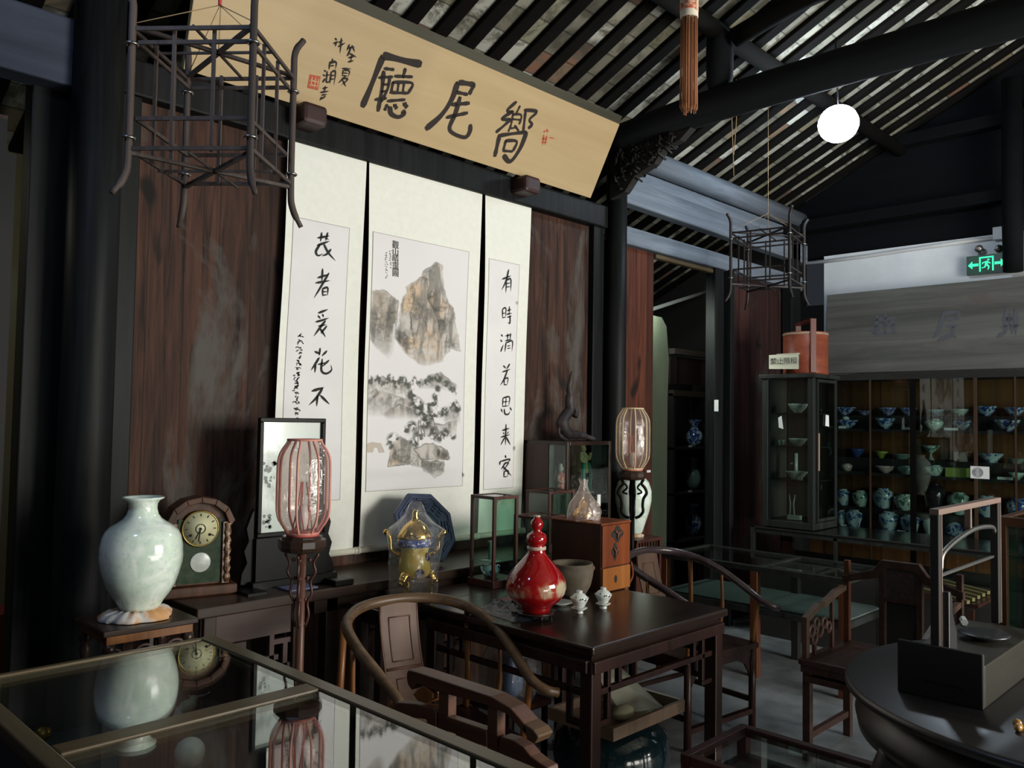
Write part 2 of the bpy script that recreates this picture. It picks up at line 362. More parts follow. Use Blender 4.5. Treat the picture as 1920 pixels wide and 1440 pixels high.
# --- posts
def column(name, x, y, r, z1, label, mat=W_BLACK, n=28):
    mb = MB().lathe([(r*1.02, .12), (r*1.02, 1), (r, 2), (r*.97, z1)], (x, y, 0), n)
    t_ = thing(name, label, 'column', (0,0,0))
    mb.build('shaft', mat, t_)
    MB().lathe([(r*1.35, 0), (r*1.45, .05), (r*1.35, .12), (r*.9, .121)], (x, y, 0), n).build('stone_base', STONE, t_)
    return t_
STONE = plain('grey stone', (.12,.12,.115), .8, c2=(.20,.20,.19), s=9)
cL = mpp(aty(165, 650, 3.36))
column('wooden_column', aty(166, 650, 3.345).x, 3.345, 46*cL, 4.2, 'thick black round column left of the panelled wall')
column('wooden_column', 4.47, 3.42, .072, 3.5, 'slim black round column right of the scrolls, beside the red plank door leaf')
def post(x0, x1, y, z0, z1, label, mat=W_BLACK, d=.09, y0=None):
    o = MB().bx(x0, x1, y-d/2, y+d/2, z0, z1).build('wooden_post', mat, None, .006); return tag(o, label, 'post')
post(.93, 1.075, 3.5, 0, 2.86, 'flat black post just left of the thick round column')
post(1.245, 1.335, 3.5, 0, 2.9, 'flat worn post between the thick round column and the brown plank wall')
post(4.275, 4.385, 3.5, 0, 2.9, 'flat black post right of the plank wall, behind the driftwood')
post(5.80, 5.93, 3.5, 0, 2.84, 'brown door post between the dark doorway and the right plank wall')
post(5.985, 6.045, 3.47, 0, 2.84, 'narrow black post beside the brown door post')
post(7.02, 7.20, 3.46, 0, 3.4, 'dark corner post behind the tall glass cabinet')
# --- wall panels
mb = MB().bx(1.33, 4.28, 3.50, 3.54, 0, 2.9); struct('wall_back', mb, W_PANEL)
mb = MB().bx(4.40, 5.02, 3.50, 3.54, 0, 2.83); struct('wall_back.001', mb, W_RED)
mb = MB().bx(6.04, 7.4, 3.52, 3.56, 0, 2.83); struct('wall_back.002', mb, W_PANEL2)
mb = MB().bx(-1.2, 7.4, -1.2, 6.3, -.04, 0)
FLOORM = plain('worn grey floor tiles', (.10,.11,.115), .45, c2=(.22,.24,.26), s=4, bstr=.15)
struct('floor', MB().bx(-1.2, 7.5, -4.5, 6.3, -.05, 0), FLOORM)
# door header line inside doorway
beam('door_head_rail', (5.02, 3.5, 2.81), (5.82, 3.5, 2.81), .05, .035, wood('door head', (.05,.035,.018), (.10,.07,.04), 'x', 8, .6), 'thin brown head rail over the dark doorway', 'rail')
# doorway back room
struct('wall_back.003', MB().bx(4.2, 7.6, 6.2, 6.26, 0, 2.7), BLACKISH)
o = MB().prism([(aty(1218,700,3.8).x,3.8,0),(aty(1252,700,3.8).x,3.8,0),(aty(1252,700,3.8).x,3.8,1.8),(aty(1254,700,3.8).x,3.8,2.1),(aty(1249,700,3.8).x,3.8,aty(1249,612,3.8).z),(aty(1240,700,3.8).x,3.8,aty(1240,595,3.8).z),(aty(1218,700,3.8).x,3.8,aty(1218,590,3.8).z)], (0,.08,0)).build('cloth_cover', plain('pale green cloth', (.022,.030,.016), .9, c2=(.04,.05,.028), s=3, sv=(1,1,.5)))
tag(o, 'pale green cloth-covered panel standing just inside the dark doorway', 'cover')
o = MB().tube([aty(1222, 580, 4.5), aty(1362, 535, 4.5)], .018, 8).build('conduit_pipe', WPLASTIC); tag(o, 'thin pale pipe crossing under the roof seen through the doorway', 'pipe')
# --- left opening
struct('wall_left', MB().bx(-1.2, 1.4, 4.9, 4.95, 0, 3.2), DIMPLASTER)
lf = MB().bx(-.6, .83, 3.36, 3.40, .05, 2.66)
t_ = thing('plank_door_leaf', 'dark red-brown plank door leaf at the far left edge', 'door leaf')
wd = wood('dark red leaf', (.022,.008,.006), (.09,.032,.020), 'z', 14, .5, planks=(0, .18))
lf.build('boards', wd, t_); MB().bx(-.6, .825, 3.34, 3.36, 2.52, 2.64).bx(.775, .855, 3.335, 3.36, .05, 2.52).build('stile', W_RED and BLACKISH, t_)
beam('head_beam', (-.8, 3.42, 2.96), (1.08, 3.42, 2.96), .12, .26, wood('blue grey beam', (.012,.018,.032), (.045,.055,.085), 'x', 8, .7), 'blue-black head beam at upper left running into the thick column', 'beam')
o = MB().tube([aty(72, 322, 4.8), aty(108, 334, 4.8)], .012, 8).build('wall_pipe', WPLASTIC); tag(o, 'short pale pipe behind the posts at far left', 'pipe')
red = thing('red_box', 'small dark red box on the floor behind the left post', 'box', (0,0,0))
p = aty(42, 1168, 4.4); MB().bx(p.x-.16, p.x+.10, 4.36, 4.6, p.z-.20, p.z+.06).build('body', plain('dark red paint', (.16,.02,.02), .5), red)
MB().bx(p.x-.18, p.x+.12, 4.34, 4.62, 0, p.z-.20).build('stand', BLACKISH, red)
# --- right gable wall
mb = MB(); mb.prism([(7.4,-1.2,0),(7.4,3.56,0),(7.4,3.56,2.70),(7.4,-1.2,2.70)], (.1,0,0)); struct('wall_right', mb, BLACKISH)
wl = MB().bx(7.34, 7.42, -1.2, 3.26, 2.0, 3.13); struct('wall_right.001', wl, WHITEWASH)
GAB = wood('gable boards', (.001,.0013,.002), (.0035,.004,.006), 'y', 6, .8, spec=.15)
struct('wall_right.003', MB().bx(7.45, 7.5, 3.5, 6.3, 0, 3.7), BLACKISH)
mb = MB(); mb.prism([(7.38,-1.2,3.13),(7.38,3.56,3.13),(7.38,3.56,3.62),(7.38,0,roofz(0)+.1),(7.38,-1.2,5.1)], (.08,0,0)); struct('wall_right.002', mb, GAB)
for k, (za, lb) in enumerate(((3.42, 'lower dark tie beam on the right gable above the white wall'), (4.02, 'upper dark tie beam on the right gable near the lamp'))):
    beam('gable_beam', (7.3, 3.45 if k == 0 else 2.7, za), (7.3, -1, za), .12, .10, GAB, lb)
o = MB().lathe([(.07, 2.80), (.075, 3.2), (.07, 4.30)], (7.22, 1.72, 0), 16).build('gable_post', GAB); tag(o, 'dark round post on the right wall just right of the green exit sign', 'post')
# wall above the doors between lintel and tie beam is open: the roof beyond shows through

# --- name board hung above the scrolls
bl, br_ = aty(345, 122, 3.40), aty(1108, 372, 3.40)
zb = 3.045
tl = Vector((1.40, 3.14, 3.47)); trr = Vector((aty(1162, 236, 3.13).x, 3.13, 3.47))
P0 = Vector((1.475, 3.40, zb)); P1 = Vector((4.166, 3.40, zb)); upn = (Vector((0, 3.135, 3.455))-Vector((0, 3.40, zb)))
nrm = Vector((1,0,0)).cross(upn).normalized()          # faces the hall
if nrm.y > 0: nrm = -nrm
plq = thing('name_board', 'large ochre wooden name board with three big black characters, tilted forward above the scrolls', 'signboard')
mb = MB(); c4 = [P0, P1, P1+upn, P0+upn+Vector((-.06,0,0))]
c4[2] = Vector((aty(1162, 236, 3.135).x, 3.135, 3.455))
mb.prism([c4[0], c4[1], c4[2], c4[3]], -nrm*.03); mb.build('board', W_PLAQUE, plq, .003)
mb = MB(); mb.bar(c4[3]-nrm*.02+upn.normalized()*.012, c4[2]-nrm*.02+upn.normalized()*.012, .075, .022, nrm); mb.build('top_moulding', wood('board moulding', (.03,.028,.018), (.07,.065,.045), 'x', 9, .6), plq)
def on_board(px, py, lift=.0015):
    d = ray(px, py); k = (P0-EYE).dot(nrm)/d.dot(nrm); return EYE + d*k + nrm*lift
def strokes(mb, lines, conv, w, nvec, taper=True, vary=.0):
    for L in lines:
        ww = w
        if isinstance(L[0], (int, float)): ww = w*L[0]; L = L[1:]
        pts = smooth_pts([conv(*q) for q in L], 5) if len(L) > 1 else [conv(*L[0])]
        m_ = len(pts); V = []; F = []
        for i, p in enumerate(pts):
            tt = (pts[min(i+1, m_-1)]-pts[max(i-1, 0)]).normalized(); sd = tt.cross(nvec).normalized()
            u = i/(m_-1); k = .85+.3*math.sin(PI*u*1.3+.4)
            if taper == 'blunt': k = (.92+.16*math.sin(7*u+1)) * min(1, .7+u*5) * min(1, .6+(1-u)*6)
            elif taper: k *= min(1, .55+u*5) * min(1, .22+(1-u)*3.2)
            V += [p+sd*ww*k/2, p-sd*ww*k/2]
        for i in range(m_-1): F.append((2*i, 2*i+1, 2*i+3, 2*i+2))
        mb.add(V, F)
        mb.add([pts[0]+nvec*1e-4+(Vector((0,0,1))*math.sin(a)+tdir(nvec)*math.cos(a))*ww*.30 for a in [2*PI*i/8 for i in range(8)]], [tuple(range(8))])
def tdir(n): return Vector((0,0,1)).cross(n).normalized()
Q = lambda x, y: on_board(560+x/3, y/3)
ting = [(1.25,(472,312),(520,322),(610,345),(692,362)), (1.1,(475,315),(440,400),(400,500),(356,604)),
 (.6,(482,385),(538,392)), (.6,(452,436),(530,432)), (.8,(478,400),(468,500),(445,628)), (.6,(513,430),(500,500),(462,575)),
 (.5,(470,475),(505,475)), (.5,(462,515),(500,512)), (.6,(430,560),(495,552)), (.7,(600,385),(585,440)), (.6,(540,428),(642,432)),
 (.6,(530,462),(520,518)), (.6,(530,462),(638,468),(615,525)), (.5,(562,468),(555,515)), (.5,(592,470),(585,518)), (.6,(515,520),(618,524)),
 (.6,(500,568),(600,560)), (.7,(498,588),(482,622)), (.9,(512,600),(520,640),(560,658),(592,640),(582,622)), (.8,(538,588),(552,612)), (.9,(592,580),(610,606))]
wei = [(1.0,(898,462),(990,476)), (.9,(988,472),(958,532)), (.7,(885,518),(952,532)), (1.1,(895,462),(860,560),(800,650),(712,728)),
 (.8,(862,588),(962,580)), (.75,(832,660),(952,634)), (.9,(908,545),(880,640),(848,718),(872,752),(935,772),(962,740),(965,698))]
xiang = [(.8,(1224,572),(1172,622),(1210,632)), (.8,(1205,625),(1142,668),(1190,672)), (.8,(1195,668),(1150,710),(1108,745)), (.6,(1245,595),(1222,640)),
 (.6,(1205,642),(1195,698)), (.6,(1205,642),(1252,648),(1240,700)), (.5,(1200,670),(1245,674)), (.6,(1195,700),(1178,742)), (.6,(1215,706),(1238,738)), (.5,(1190,722),(1230,716)),
 (.8,(1270,618),(1338,628),(1298,672),(1312,700),(1290,722)), (.8,(1276,622),(1262,745)),
 (1.2,(1130,758),(1102,882)), (.9,(1128,762),(1200,752),(1282,742)), (1.2,(1282,742),(1245,835),(1190,908),(1150,872)), (.8,(1165,790),(1150,848)), (.8,(1165,790),(1226,796),(1205,850)), (.7,(1150,848),(1205,852))]
for nm, L, w_ in (('character', ting, .030), ('character', wei, .031), ('character', xiang, .026)):
    mb = MB(); strokes(mb, L, Q, w_, nrm, taper='blunt'); mb.build(nm, INK, plq)
small = [(1,(205,215),(215,228)),(1,(196,245),(225,232)),(.8,(212,238),(205,262)),(1,(240,215),(232,300)),(1,(222,262),(262,240)),(.8,(225,240),(250,225)),
 (1,(172,352),(208,340)),(.8,(190,330),(188,352)),(1,(175,355),(170,392)),(1,(175,355),(210,350),(206,390)),(.8,(180,370),(202,368)),
 (1,(145,395),(152,405)),(1,(138,420),(146,428)),(1,(135,462),(150,438)),(.9,(160,400),(156,455)),(.9,(150,425),(175,420)),(.9,(158,432),(155,460),(172,458),(174,432)),(1,(182,405),(176,470)),(1,(184,405),(206,402),(198,478)),(.8,(182,425),(203,423)),(.8,(180,445),(200,444)),
 (1,(135,498),(165,490)),(.9,(150,485),(142,520)),(1,(122,520),(170,512)),(.9,(128,535),(160,530)),(1,(130,545),(118,565)),(.9,(150,540),(125,560)),
 (1,(285,250),(270,285)),(1,(275,272),(315,262)),(1,(300,255),(315,292)),(1,(295,262),(278,305),(268,315)),(1,(285,300),(325,322)),(1,(280,325),(318,315)),(.8,(298,310),(292,345)),(1,(278,348),(310,340)),
 (1,(245,385),(295,388)),(.8,(250,395),(244,430)),(.8,(250,395),(285,400),(278,432)),(.7,(250,410),(280,412)),(.7,(246,424),(278,428)),(1,(262,430),(222,468)),(1,(245,440),(275,445),(240,480)),(1,(248,452),(265,488))]
mb = MB(); strokes(mb, small, Q, .0085, nrm); mb.build('inscription', INK, plq)
# red seals
def quadon(mb, pts, conv): mb.add([conv(*p) for p in pts], [tuple(range(len(pts)))])
mb = MB(); quadon(mb, [(62,418),(124,430),(108,508),(48,494)], Q); mb.build('seal', SEAL, plq)
mb = MB(); strokes(mb, [(.5,(75,430),(66,490)),(.5,(95,432),(86,500)),(.5,(112,440),(102,500)),(.5,(62,450),(118,462)),(.5,(58,475),(112,485))], lambda x, y: on_board(560+x/3, y/3, .0028), .010, nrm); mb.build('seal_marks', plain('pale seal marks', (.60,.40,.20), .7), plq)
mb = MB()
strokes(mb, [(1,(1395,728),(1402,745)),(1,(1385,735),(1378,745)),(1,(1378,760),(1372,818)),(1,(1395,765),(1385,815)),(.7,(1370,780),(1398,782)),(.7,(1366,800),(1394,802)),(.5,(1410,772),(1440,780))], Q, .012, nrm); mb.build('seal', SEAL, plq)
# two brown blocks carrying the board
for px, py in ((578, 212), (985, 343)):
    p = aty(px, py, 3.38)
    o = MB().box((p.x, 3.39, p.z-.02), (.13, .16, .10)).build('board_support_block', wood('bracket block', (.02,.008,.008), (.05,.022,.022), 'x', 9, .5) if px < 600 else MATS['bracket block'], None, .02)
    tag(o, ('left' if px < 600 else 'right')+' carved brown block carrying the lower edge of the name board', 'bracket')
# ================================================================== SCROLLS
YS = 3.462
def scroll(label, tl, tr, bl, br, pan, ends=True, wob=.012):
    t_ = thing('hanging_scroll', label, 'scroll', (0,0,0), 0, None)
    N = 36; cols = 8
    zt = (tl.z+tr.z)/2; zb = (bl.z+br.z)/2
    def edge(u, v):          # u across, v down
        xl = tl.x+(bl.x-tl.x)*v; xr = tr.x+(br.x-tr.x)*v
        w = math.sin(PI*v)
        xl += wob*w*.9*math.sin(2.2*PI*v+.6)*.6; xr -= wob*w*(1+.6*math.sin(4*v))
        curl = (abs(u-.5)*2)**6*.010*w
        return xl+(xr-xl)*u, zt+(zb-zt)*v, curl
    def surf(y, u0, u1, v0, v1):
        V = []; F = []
        for i in range(N+1):
            for j in range(cols+1):
                v = v0+(v1-v0)*i/N; u = u0+(u1-u0)*j/cols
                x, z, c = edge(u, v); V.append((x, y-c-.004*math.sin(PI*v), z))
        for i in range(N):
            for j in range(cols):
                a = i*(cols+1)+j; F.append((a, a+1, a+cols+2, a+cols+1))
        return V, F
    V, F = surf(YS, 0, 1, 0, 1); MB().add(V, F, True).build('silk_mounting', CLOTHM, t_)
    u0, u1, v0, v1 = pan
    V, F = surf(YS-.0022, u0, u1, v0, v1); pn = MB().add(V, F, True)
    MB().tube([(tl.x-.004, YS+.006, zt), (tr.x+.004, YS+.006, zt)], .009, 10).build('top_rod', ROD, t_)
    mb = MB(); mb.tube([(bl.x-.001, YS-.006, zb), (br.x+.001, YS-.006, zb)], .016, 14); mb.build('bottom_roller', ROD, t_)
    mb = MB(); mb.lathe([(.0165,0),(.019,.006),(.019,.024),(.015,.03)], (0,0,0), 12)
    mb.xf(Matrix.Translation((br.x, YS-.006, zb)) @ Matrix.Rotation(PI/2, 4, 'Y')); mb.build('roller_knob', ROD, t_)
    mb = MB(); mb.lathe([(.0165,0),(.019,.006),(.019,.024),(.015,.03)], (0,0,0), 12)
    mb.xf(Matrix.Translation((bl.x, YS-.006, zb)) @ Matrix.Rotation(-PI/2, 4, 'Y')); mb.build('roller_knob', ROD, t_)
    xm = (tl.x+tr.x)/2
    MB().tube([(xm-.06, YS, zt+.004), (xm, YS-.004, zt+.045), (xm+.06, YS, zt+.004)], .002, 6).build('hanging_cord', plain('tan cord', (.30,.20,.10), .8) if 'tan cord' not in MATS else MATS['tan cord'], t_)
    ln = MB()                                     # thin darker border line round the paper
    for (a, b, c_, d) in ((u0,u1,v0,v0+.0012),(u0,u1,v1-.0012,v1),(u0,u0+.004,v0,v1),(u1-.004,u1,v0,v1)):
        V, F = surf(YS-.0032, a, b, c_, d); ln.add(V, F, True)
    ln.build('border_line', plain('border line', (.30,.28,.26), .9) if 'border line' not in MATS else MATS['border line'], t_)
    return t_, pn, edge
A = lambda x, y: aty(x, y, YS)
def inner(tl, tr, bl, br, pts):
    zt = (tl.z+tr.z)/2; zb = (bl.z+br.z)/2
    l = (pts[0].x-tl.x)/(tr.x-tl.x); r = (pts[1].x-tl.x)/(tr.x-tl.x)
    return l, r, (zt-(pts[0].z+pts[1].z)/2)/(zt-zb), (zt-pts[2].z)/(zt-zb)
zt, zb = 2.925, .945
def V3(x, z): return Vector((x, YS, z))
s1 = (V3(2.008, zt), V3(2.455, zt), V3(1.965, zb), V3(2.425, zb))
s2 = (V3(2.470, zt), V3(3.262, zt), V3(2.462, zb), V3(3.225, zb))
s3 = (V3(3.285, zt), V3(3.675, zt), V3(3.270, zb), V3(3.62, zb))
t1, pn, e1 = scroll('left calligraphy scroll with large black characters, partly behind the framed picture', *s1, inner(*s1, (A(551,405), A(659,430), A(640,937))))
pn.build('paper_panel', PAPER, t1)
NV = Vector((0,-1,0))
B1 = lambda x, y: aty(480+x/2.571, 240+y/2.571, YS-.0085)
chars1 = [
 [(1,(300,530),(355,520)),(.8,(318,505),(312,548)),(.8,(347,505),(336,545)),(1,(298,566),(355,545)),(1,(310,560),(290,595),(300,615),(325,606)),(1,(328,560),(350,602),(384,640)),(.9,(362,585),(342,608),(318,618)),(.6,(336,530),(352,538))],
 [(1,(300,722),(352,705)),(.9,(322,680),(318,742)),(1,(290,747),(358,735)),(.9,(352,700),(312,768),(280,820)),(.8,(322,775),(322,812)),(.9,(322,775),(346,770),(345,808)),(.6,(322,790),(344,788)),(.6,(322,806),(344,804))],
 [(1,(302,892),(348,874)),(.8,(300,905),(312,920)),(.8,(322,898),(326,912)),(.9,(290,935),(325,925),(352,915)),(1,(335,930),(305,968),(280,1003)),(.7,(302,955),(342,948)),(1,(310,968),(322,985),(336,1008)),(.8,(342,955),(318,985),(322,990))],
 [(1,(285,1078),(312,1090)),(.9,(342,1075),(318,1100)),(.9,(310,1062),(305,1098)),(1,(305,1108),(285,1140),(266,1168)),(.9,(288,1140),(284,1180)),(.7,(300,1140),(340,1130)),(.8,(352,1120),(318,1152)),(1,(320,1115),(316,1168),(338,1184),(364,1168),(362,1142))],
 [(1.2,(272,1268),(328,1250)),(1.1,(322,1254),(292,1300),(256,1336)),(1,(297,1290),(293,1342)),(1.1,(312,1290),(355,1332))]]
for L in chars1:
    mb = MB(); strokes(mb, L, B1, .0102, NV); mb.build('character', INK2, t1)
rr = random.Random(11)
def scribble(mb, x0, y0, y1, conv, w, size=14, dx=0):
    y = y0; n = 0
    while y < y1:
        x = x0 + dx*(y-y0)/(y1-y0)
        L = []
        for k in range(rr.randint(3, 5)):
            a = (x+rr.uniform(-.5,.5)*size, y+rr.uniform(0,.9)*size); b = (a[0]+rr.uniform(-.6,.6)*size, a[1]+rr.uniform(-.2,.6)*size)
            c_ = (b[0]+rr.uniform(-.4,.4)*size, b[1]+rr.uniform(0,.5)*size); L.append((rr.uniform(.6,1.1), a, b, c_))
        strokes(mb, L, conv, w, NV); y += size*1.45
mb = MB(); scribble(mb, 214, 990, 1250, B1, .005, 18, -14); scribble(mb, 195, 1185, 1400, B1, .005, 18, 2); mb.build('inscription', INK2, t1)
t3, pn, e3 = scroll('right calligraphy scroll, narrow, with a column of seven black characters', *s3, inner(*s3, (A(916,485), A(977,497), A(908,918))))
pn.build('paper_panel', PAPER, t3)
B3 = lambda x, y: aty(880+x/2.4, 340+y/2.4, YS-.0085)
chars3 = [
 [(1,(150,440),(188,425)),(1,(178,398),(166,448),(146,490)),(.8,(168,448),(165,503)),(.9,(168,446),(187,440),(187,497)),(.6,(168,460),(186,457)),(.6,(168,476),(186,473))],
 [(.8,(150,575),(150,616)),(.8,(150,575),(165,571),(163,616)),(.6,(150,595),(164,592)),(.6,(150,614),(164,611)),(.8,(172,582),(190,576)),(.8,(181,564),(180,597)),(.9,(169,599),(192,593)),(.8,(172,612),(192,606)),(.9,(184,603),(183,638),(174,634))],
 [(1,(145,690),(151,699)),(1,(142,714),(148,723)),(.9,(142,766),(154,735)),(.8,(164,696),(192,689)),(.8,(174,686),(172,715)),(.8,(186,684),(184,712)),(.8,(163,718),(190,710)),(.9,(166,725),(160,768)),(.9,(166,727),(194,719),(192,766)),(.6,(172,742),(186,738)),(.6,(172,753),(187,749))],
 [(1,(154,830),(166,842)),(1,(182,822),(168,846)),(.9,(150,858),(186,845)),(1,(172,850),(157,890),(140,918)),(.8,(158,890),(157,918)),(.8,(158,890),(174,885),(171,916)),(.7,(157,916),(171,914))],
 [(.8,(152,975),(150,1015)),(.9,(152,975),(181,971),(178,1012)),(.6,(166,975),(164,1012)),(.6,(151,993),(179,990)),(.7,(150,1013),(178,1010)),(.9,(144,1025),(150,1040)),(1,(158,1025),(161,1046),(176,1048),(184,1034)),(.9,(184,1018),(191,1032))],
 [(1,(150,1121),(182,1111)),(1,(166,1094),(163,1188)),(.9,(144,1151),(184,1139)),(.8,(160,1152),(142,1187)),(1,(166,1150),(186,1187)),(.6,(154,1130),(158,1140)),(.6,(176,1127),(172,1138))],
 [(1,(163,1234),(166,1246)),(.9,(140,1260),(137,1277)),(.9,(140,1261),(182,1250),(175,1266)),(.8,(165,1264),(144,1297)),(.8,(157,1271),(177,1267),(150,1306)),(1,(152,1284),(170,1302),(190,1326)),(.8,(158,1306),(156,1332)),(.8,(158,1306),(176,1303),(173,1330)),(.6,(157,1330),(173,1328))]]
for L in chars3:
    mb = MB(); strokes(mb, L, B3, .0094, NV); mb.build('character', INK2, t3)
mb = MB(); strokes(mb, [(1,(213,540),(213,556)),(1,(219,540),(219,556)),(1,(200,1192),(200,1214)),(1,(206,1192),(206,1214))], B3, .004, NV); mb.build('inscription', MATS['border line'], t3)

# --- centre scroll: landscape painting, coloured per vertex on a fine grid
pan2 = inner(*s2, (A(697,435), A(882,472), A(686,922)))
t2, pn, e2 = scroll('wide centre scroll with an ink landscape of tall ochre crags, trees and a bridge', *s2, pan2)
GX, GY = 190, 480
ug = np.linspace(0, 1, GX+1)[None, :].repeat(GY+1, 0); vg = np.linspace(0, 1, GY+1)[:, None].repeat(GX+1, 1)
rs = np.random.RandomState(5)
def vn(u, v, s, seed):
    r_ = np.random.RandomState(seed); g = r_.rand(80, 80)
    x = (u*s) % 79; y = (v*s*2.45) % 79; xi = x.astype(int); yi = y.astype(int); fx = x-xi; fy = y-yi
    fx = fx*fx*(3-2*fx); fy = fy*fy*(3-2*fy); xj = (xi+1) % 80; yj = (yi+1) % 80
    return (g[yi, xi]*(1-fx)+g[yi, xj]*fx)*(1-fy)+(g[yj, xi]*(1-fx)+g[yj, xj]*fx)*fy
def fbm(u, v, s, seed, o=4): return sum(vn(u, v, s*2**k, seed+k)*.5**k for k in range(o))/sum(.5**k for k in range(o))
img = np.ones((GY+1, GX+1, 3))*np.array([.735, .715, .72])
img *= (.97+.06*fbm(ug, vg, 3, 90))[..., None]
def lay(col, a):
    global img
    a = np.clip(a, 0, 1)[..., None]; img = img*(1-a)+np.array(col)*a
def poly(pts, soft=.012, rough=.012, seed=1):
    """signed mask of a polygon given in painting coordinates, with a ragged edge"""
    u = ug+(fbm(ug, vg, 14, seed)-.5)*rough*2; v = vg+(fbm(ug, vg, 14, seed+9)-.5)*rough*.9
    P = [((x-70)/350, (y-278-(x-70)*.18*max(0, 1-(y-278)/700))/ (912-(x-70)*.04)) for x, y in pts]
    ins = np.zeros(u.shape, bool); dist = np.full(u.shape, 9.0); n = len(P)
    for i in range(n):
        (xa, ya), (xb, yb) = P[i], P[(i+1) % n]
        cond = ((ya > v) != (yb > v)); xx = (xb-xa)*(v-ya)/((yb-ya) if abs(yb-ya) > 1e-9 else 1e-9)+xa
        ins ^= cond & (u < xx)
        dx, dy = xb-xa, (yb-ya)*2.6; L2 = dx*dx+dy*dy+1e-12
        tt_ = np.clip(((u-xa)*dx+(v-ya)*2.6*dy)/L2, 0, 1); dist = np.minimum(dist, np.hypot(u-xa-tt_*dx, (v-ya)*2.6-tt_*dy))
    return np.where(ins, np.clip(dist/soft, 0, 1), 0), np.where(ins, dist, -dist)
def fade(v0, v1): return np.clip((v1-vg)/(v1-v0), 0, 1)
def pv(y): return (y-278)/912
def mountain(pts, ochre, seed, fy0, fy1, dark=(.07,.068,.06), base=.9):
    m_, sd = poly(pts, .02, .02, seed); fd = fade(pv(fy0), pv(fy1))
    ridge = fbm(ug+vg*.3, vg*.8, 9, seed+20, 5); rid = 1-np.abs(ridge-.5)*5
    vert = fbm(ug*1.2+vg*.15, vg*.22, 22, seed+40, 4)
    lay((.52,.48,.44), m_*fd*base)
    lay(ochre, m_*fd*np.clip((fbm(ug, vg, 5, seed+3)-.38)*4, 0, 1)*.8)
    lay((.20,.19,.17), m_*fd*np.clip((vert-.46)*5, 0, .8))
    rid2 = 1-np.abs(fbm(ug+vg*.2, vg, 20, seed+60, 4)-.5)*7
    lay(dark, m_*fd*np.clip(rid2, 0, 1)*.55*np.clip((fbm(ug, vg, 6, seed+9)-.40)*5, 0, 1))
    lay(dark, m_*fd*np.clip(rid, 0, 1)*.85*np.clip((fbm(ug, vg, 4, seed+7)-.35)*4, 0, 1))
    lay(dark, np.clip(1-np.abs(sd-.004)/.010, 0, 1)*fd*.95*np.clip(fbm(ug, vg, 10, seed+5)*2-.4, 0, 1))
mountain([(70,490),(110,483),(140,500),(163,520),(165,590),(158,660),(138,728),(110,700),(70,660)], (.40,.34,.28), 3, 600, 735)
mountain([(250,410),(290,382),(316,384),(320,430),(335,480),(352,525),(372,540),(382,600),(402,692),(365,680),(335,720),(300,650),(250,560),(235,440)], (.56,.42,.30), 31, 640, 745)
mountain([(165,600),(168,535),(195,492),(190,470),(235,435),(262,440),(272,505),(300,560),(322,640),(338,728),(300,738),(262,748),(212,722),(175,680),(158,650)], (.60,.43,.28), 57, 660, 752)
mountain([(205,560),(225,535),(250,560),(270,610),(262,660),(240,700),(215,640)], (.62,.44,.28), 71, 650, 720)
# waterfall
w_, sd = poly([(150,600),(160,600),(156,700),(140,735),(146,650)], .01, .004, 5); lay((.63,.62,.62), w_*.8)
# middle hills
for k, (pts, och) in enumerate((([(62,860),(100,830),(170,850),(240,880),(200,940),(62,940)], (.50,.43,.36)), ([(62,800),(120,790),(215,815),(230,850),(150,870),(62,850)], (.50,.47,.42)),
        ([(245,830),(290,775),(330,765),(392,810),(385,840),(330,825)], (.48,.46,.42)), ([(120,920),(180,880),(240,905),(250,940),(140,945)], (.45,.41,.36)),
        ([(200,985),(260,950),(340,945),(400,930),(392,1000),(330,1010),(215,1010)], (.52,.45,.36)), ([(340,930),(370,880),(408,880),(405,940),(360,960)], (.55,.42,.32)))):
    ya, yb = min(p[1] for p in pts), max(p[1] for p in pts)
    mountain(pts, och, 101+k*13, ya+(yb-ya)*.25, ya+(yb-ya)*.92, base=.55)
for k, (pts, och) in enumerate((([(145,1100),(150,1030),(185,995),(225,1010),(260,1050),(290,1110),(240,1100),(190,1095)], (.60,.44,.29)),
        ([(230,1040),(300,1010),(360,1040),(368,1075),(300,1080),(260,1075)], (.58,.41,.29)), ([(262,1080),(345,1085),(352,1120),(310,1148),(285,1130),(262,1105)], (.58,.44,.32)))):
    mountain(pts, och, 201+k*17, 1120, 1190)
m_, sd = poly([(55,1030),(90,1018),(118,1022),(130,1050),(112,1052),(108,1035),(95,1034),(90,1052),(55,1052)], .01, .004, 8); lay((.50,.40,.30), m_*.85); lay((.2,.18,.16), np.clip(1-np.abs(sd)/.008, 0, 1)*.7)
# water haze under the rocks
lay((.50,.50,.50), np.exp(-((vg-pv(1130))/.02)**2)*.22*np.clip((fbm(ug*1, vg*3, 3, 400)-.35)*3, 0, 1))
def blob(cx, cy, r, col, a, seed, ry=1.0):
    u = (cx-70)/350; v = pv(cy-(cx-70)*.0)
    d = np.hypot((ug-u)/(r/350), (vg-v)/(r*ry/912)); n_ = fbm(ug, vg, 26, seed, 3)
    lay(col, np.clip((1.1-d)*2, 0, 1)*np.clip((n_-.42)*7, 0, 1)*a)
rr2 = random.Random(3)
for k in range(34): blob(66+k*5, 800+10*math.sin(k*.7)+rr2.uniform(-6, 6), rr2.uniform(5, 10), (.08,.09,.075), .9, 500+k, 1.9)
for k in range(26): blob(245+k*5.6, 812-40*math.sin(k/25*PI)+k*.8+rr2.uniform(-5, 5), rr2.uniform(6, 11), (.08,.09,.07), .9, 600+k, 1.7)
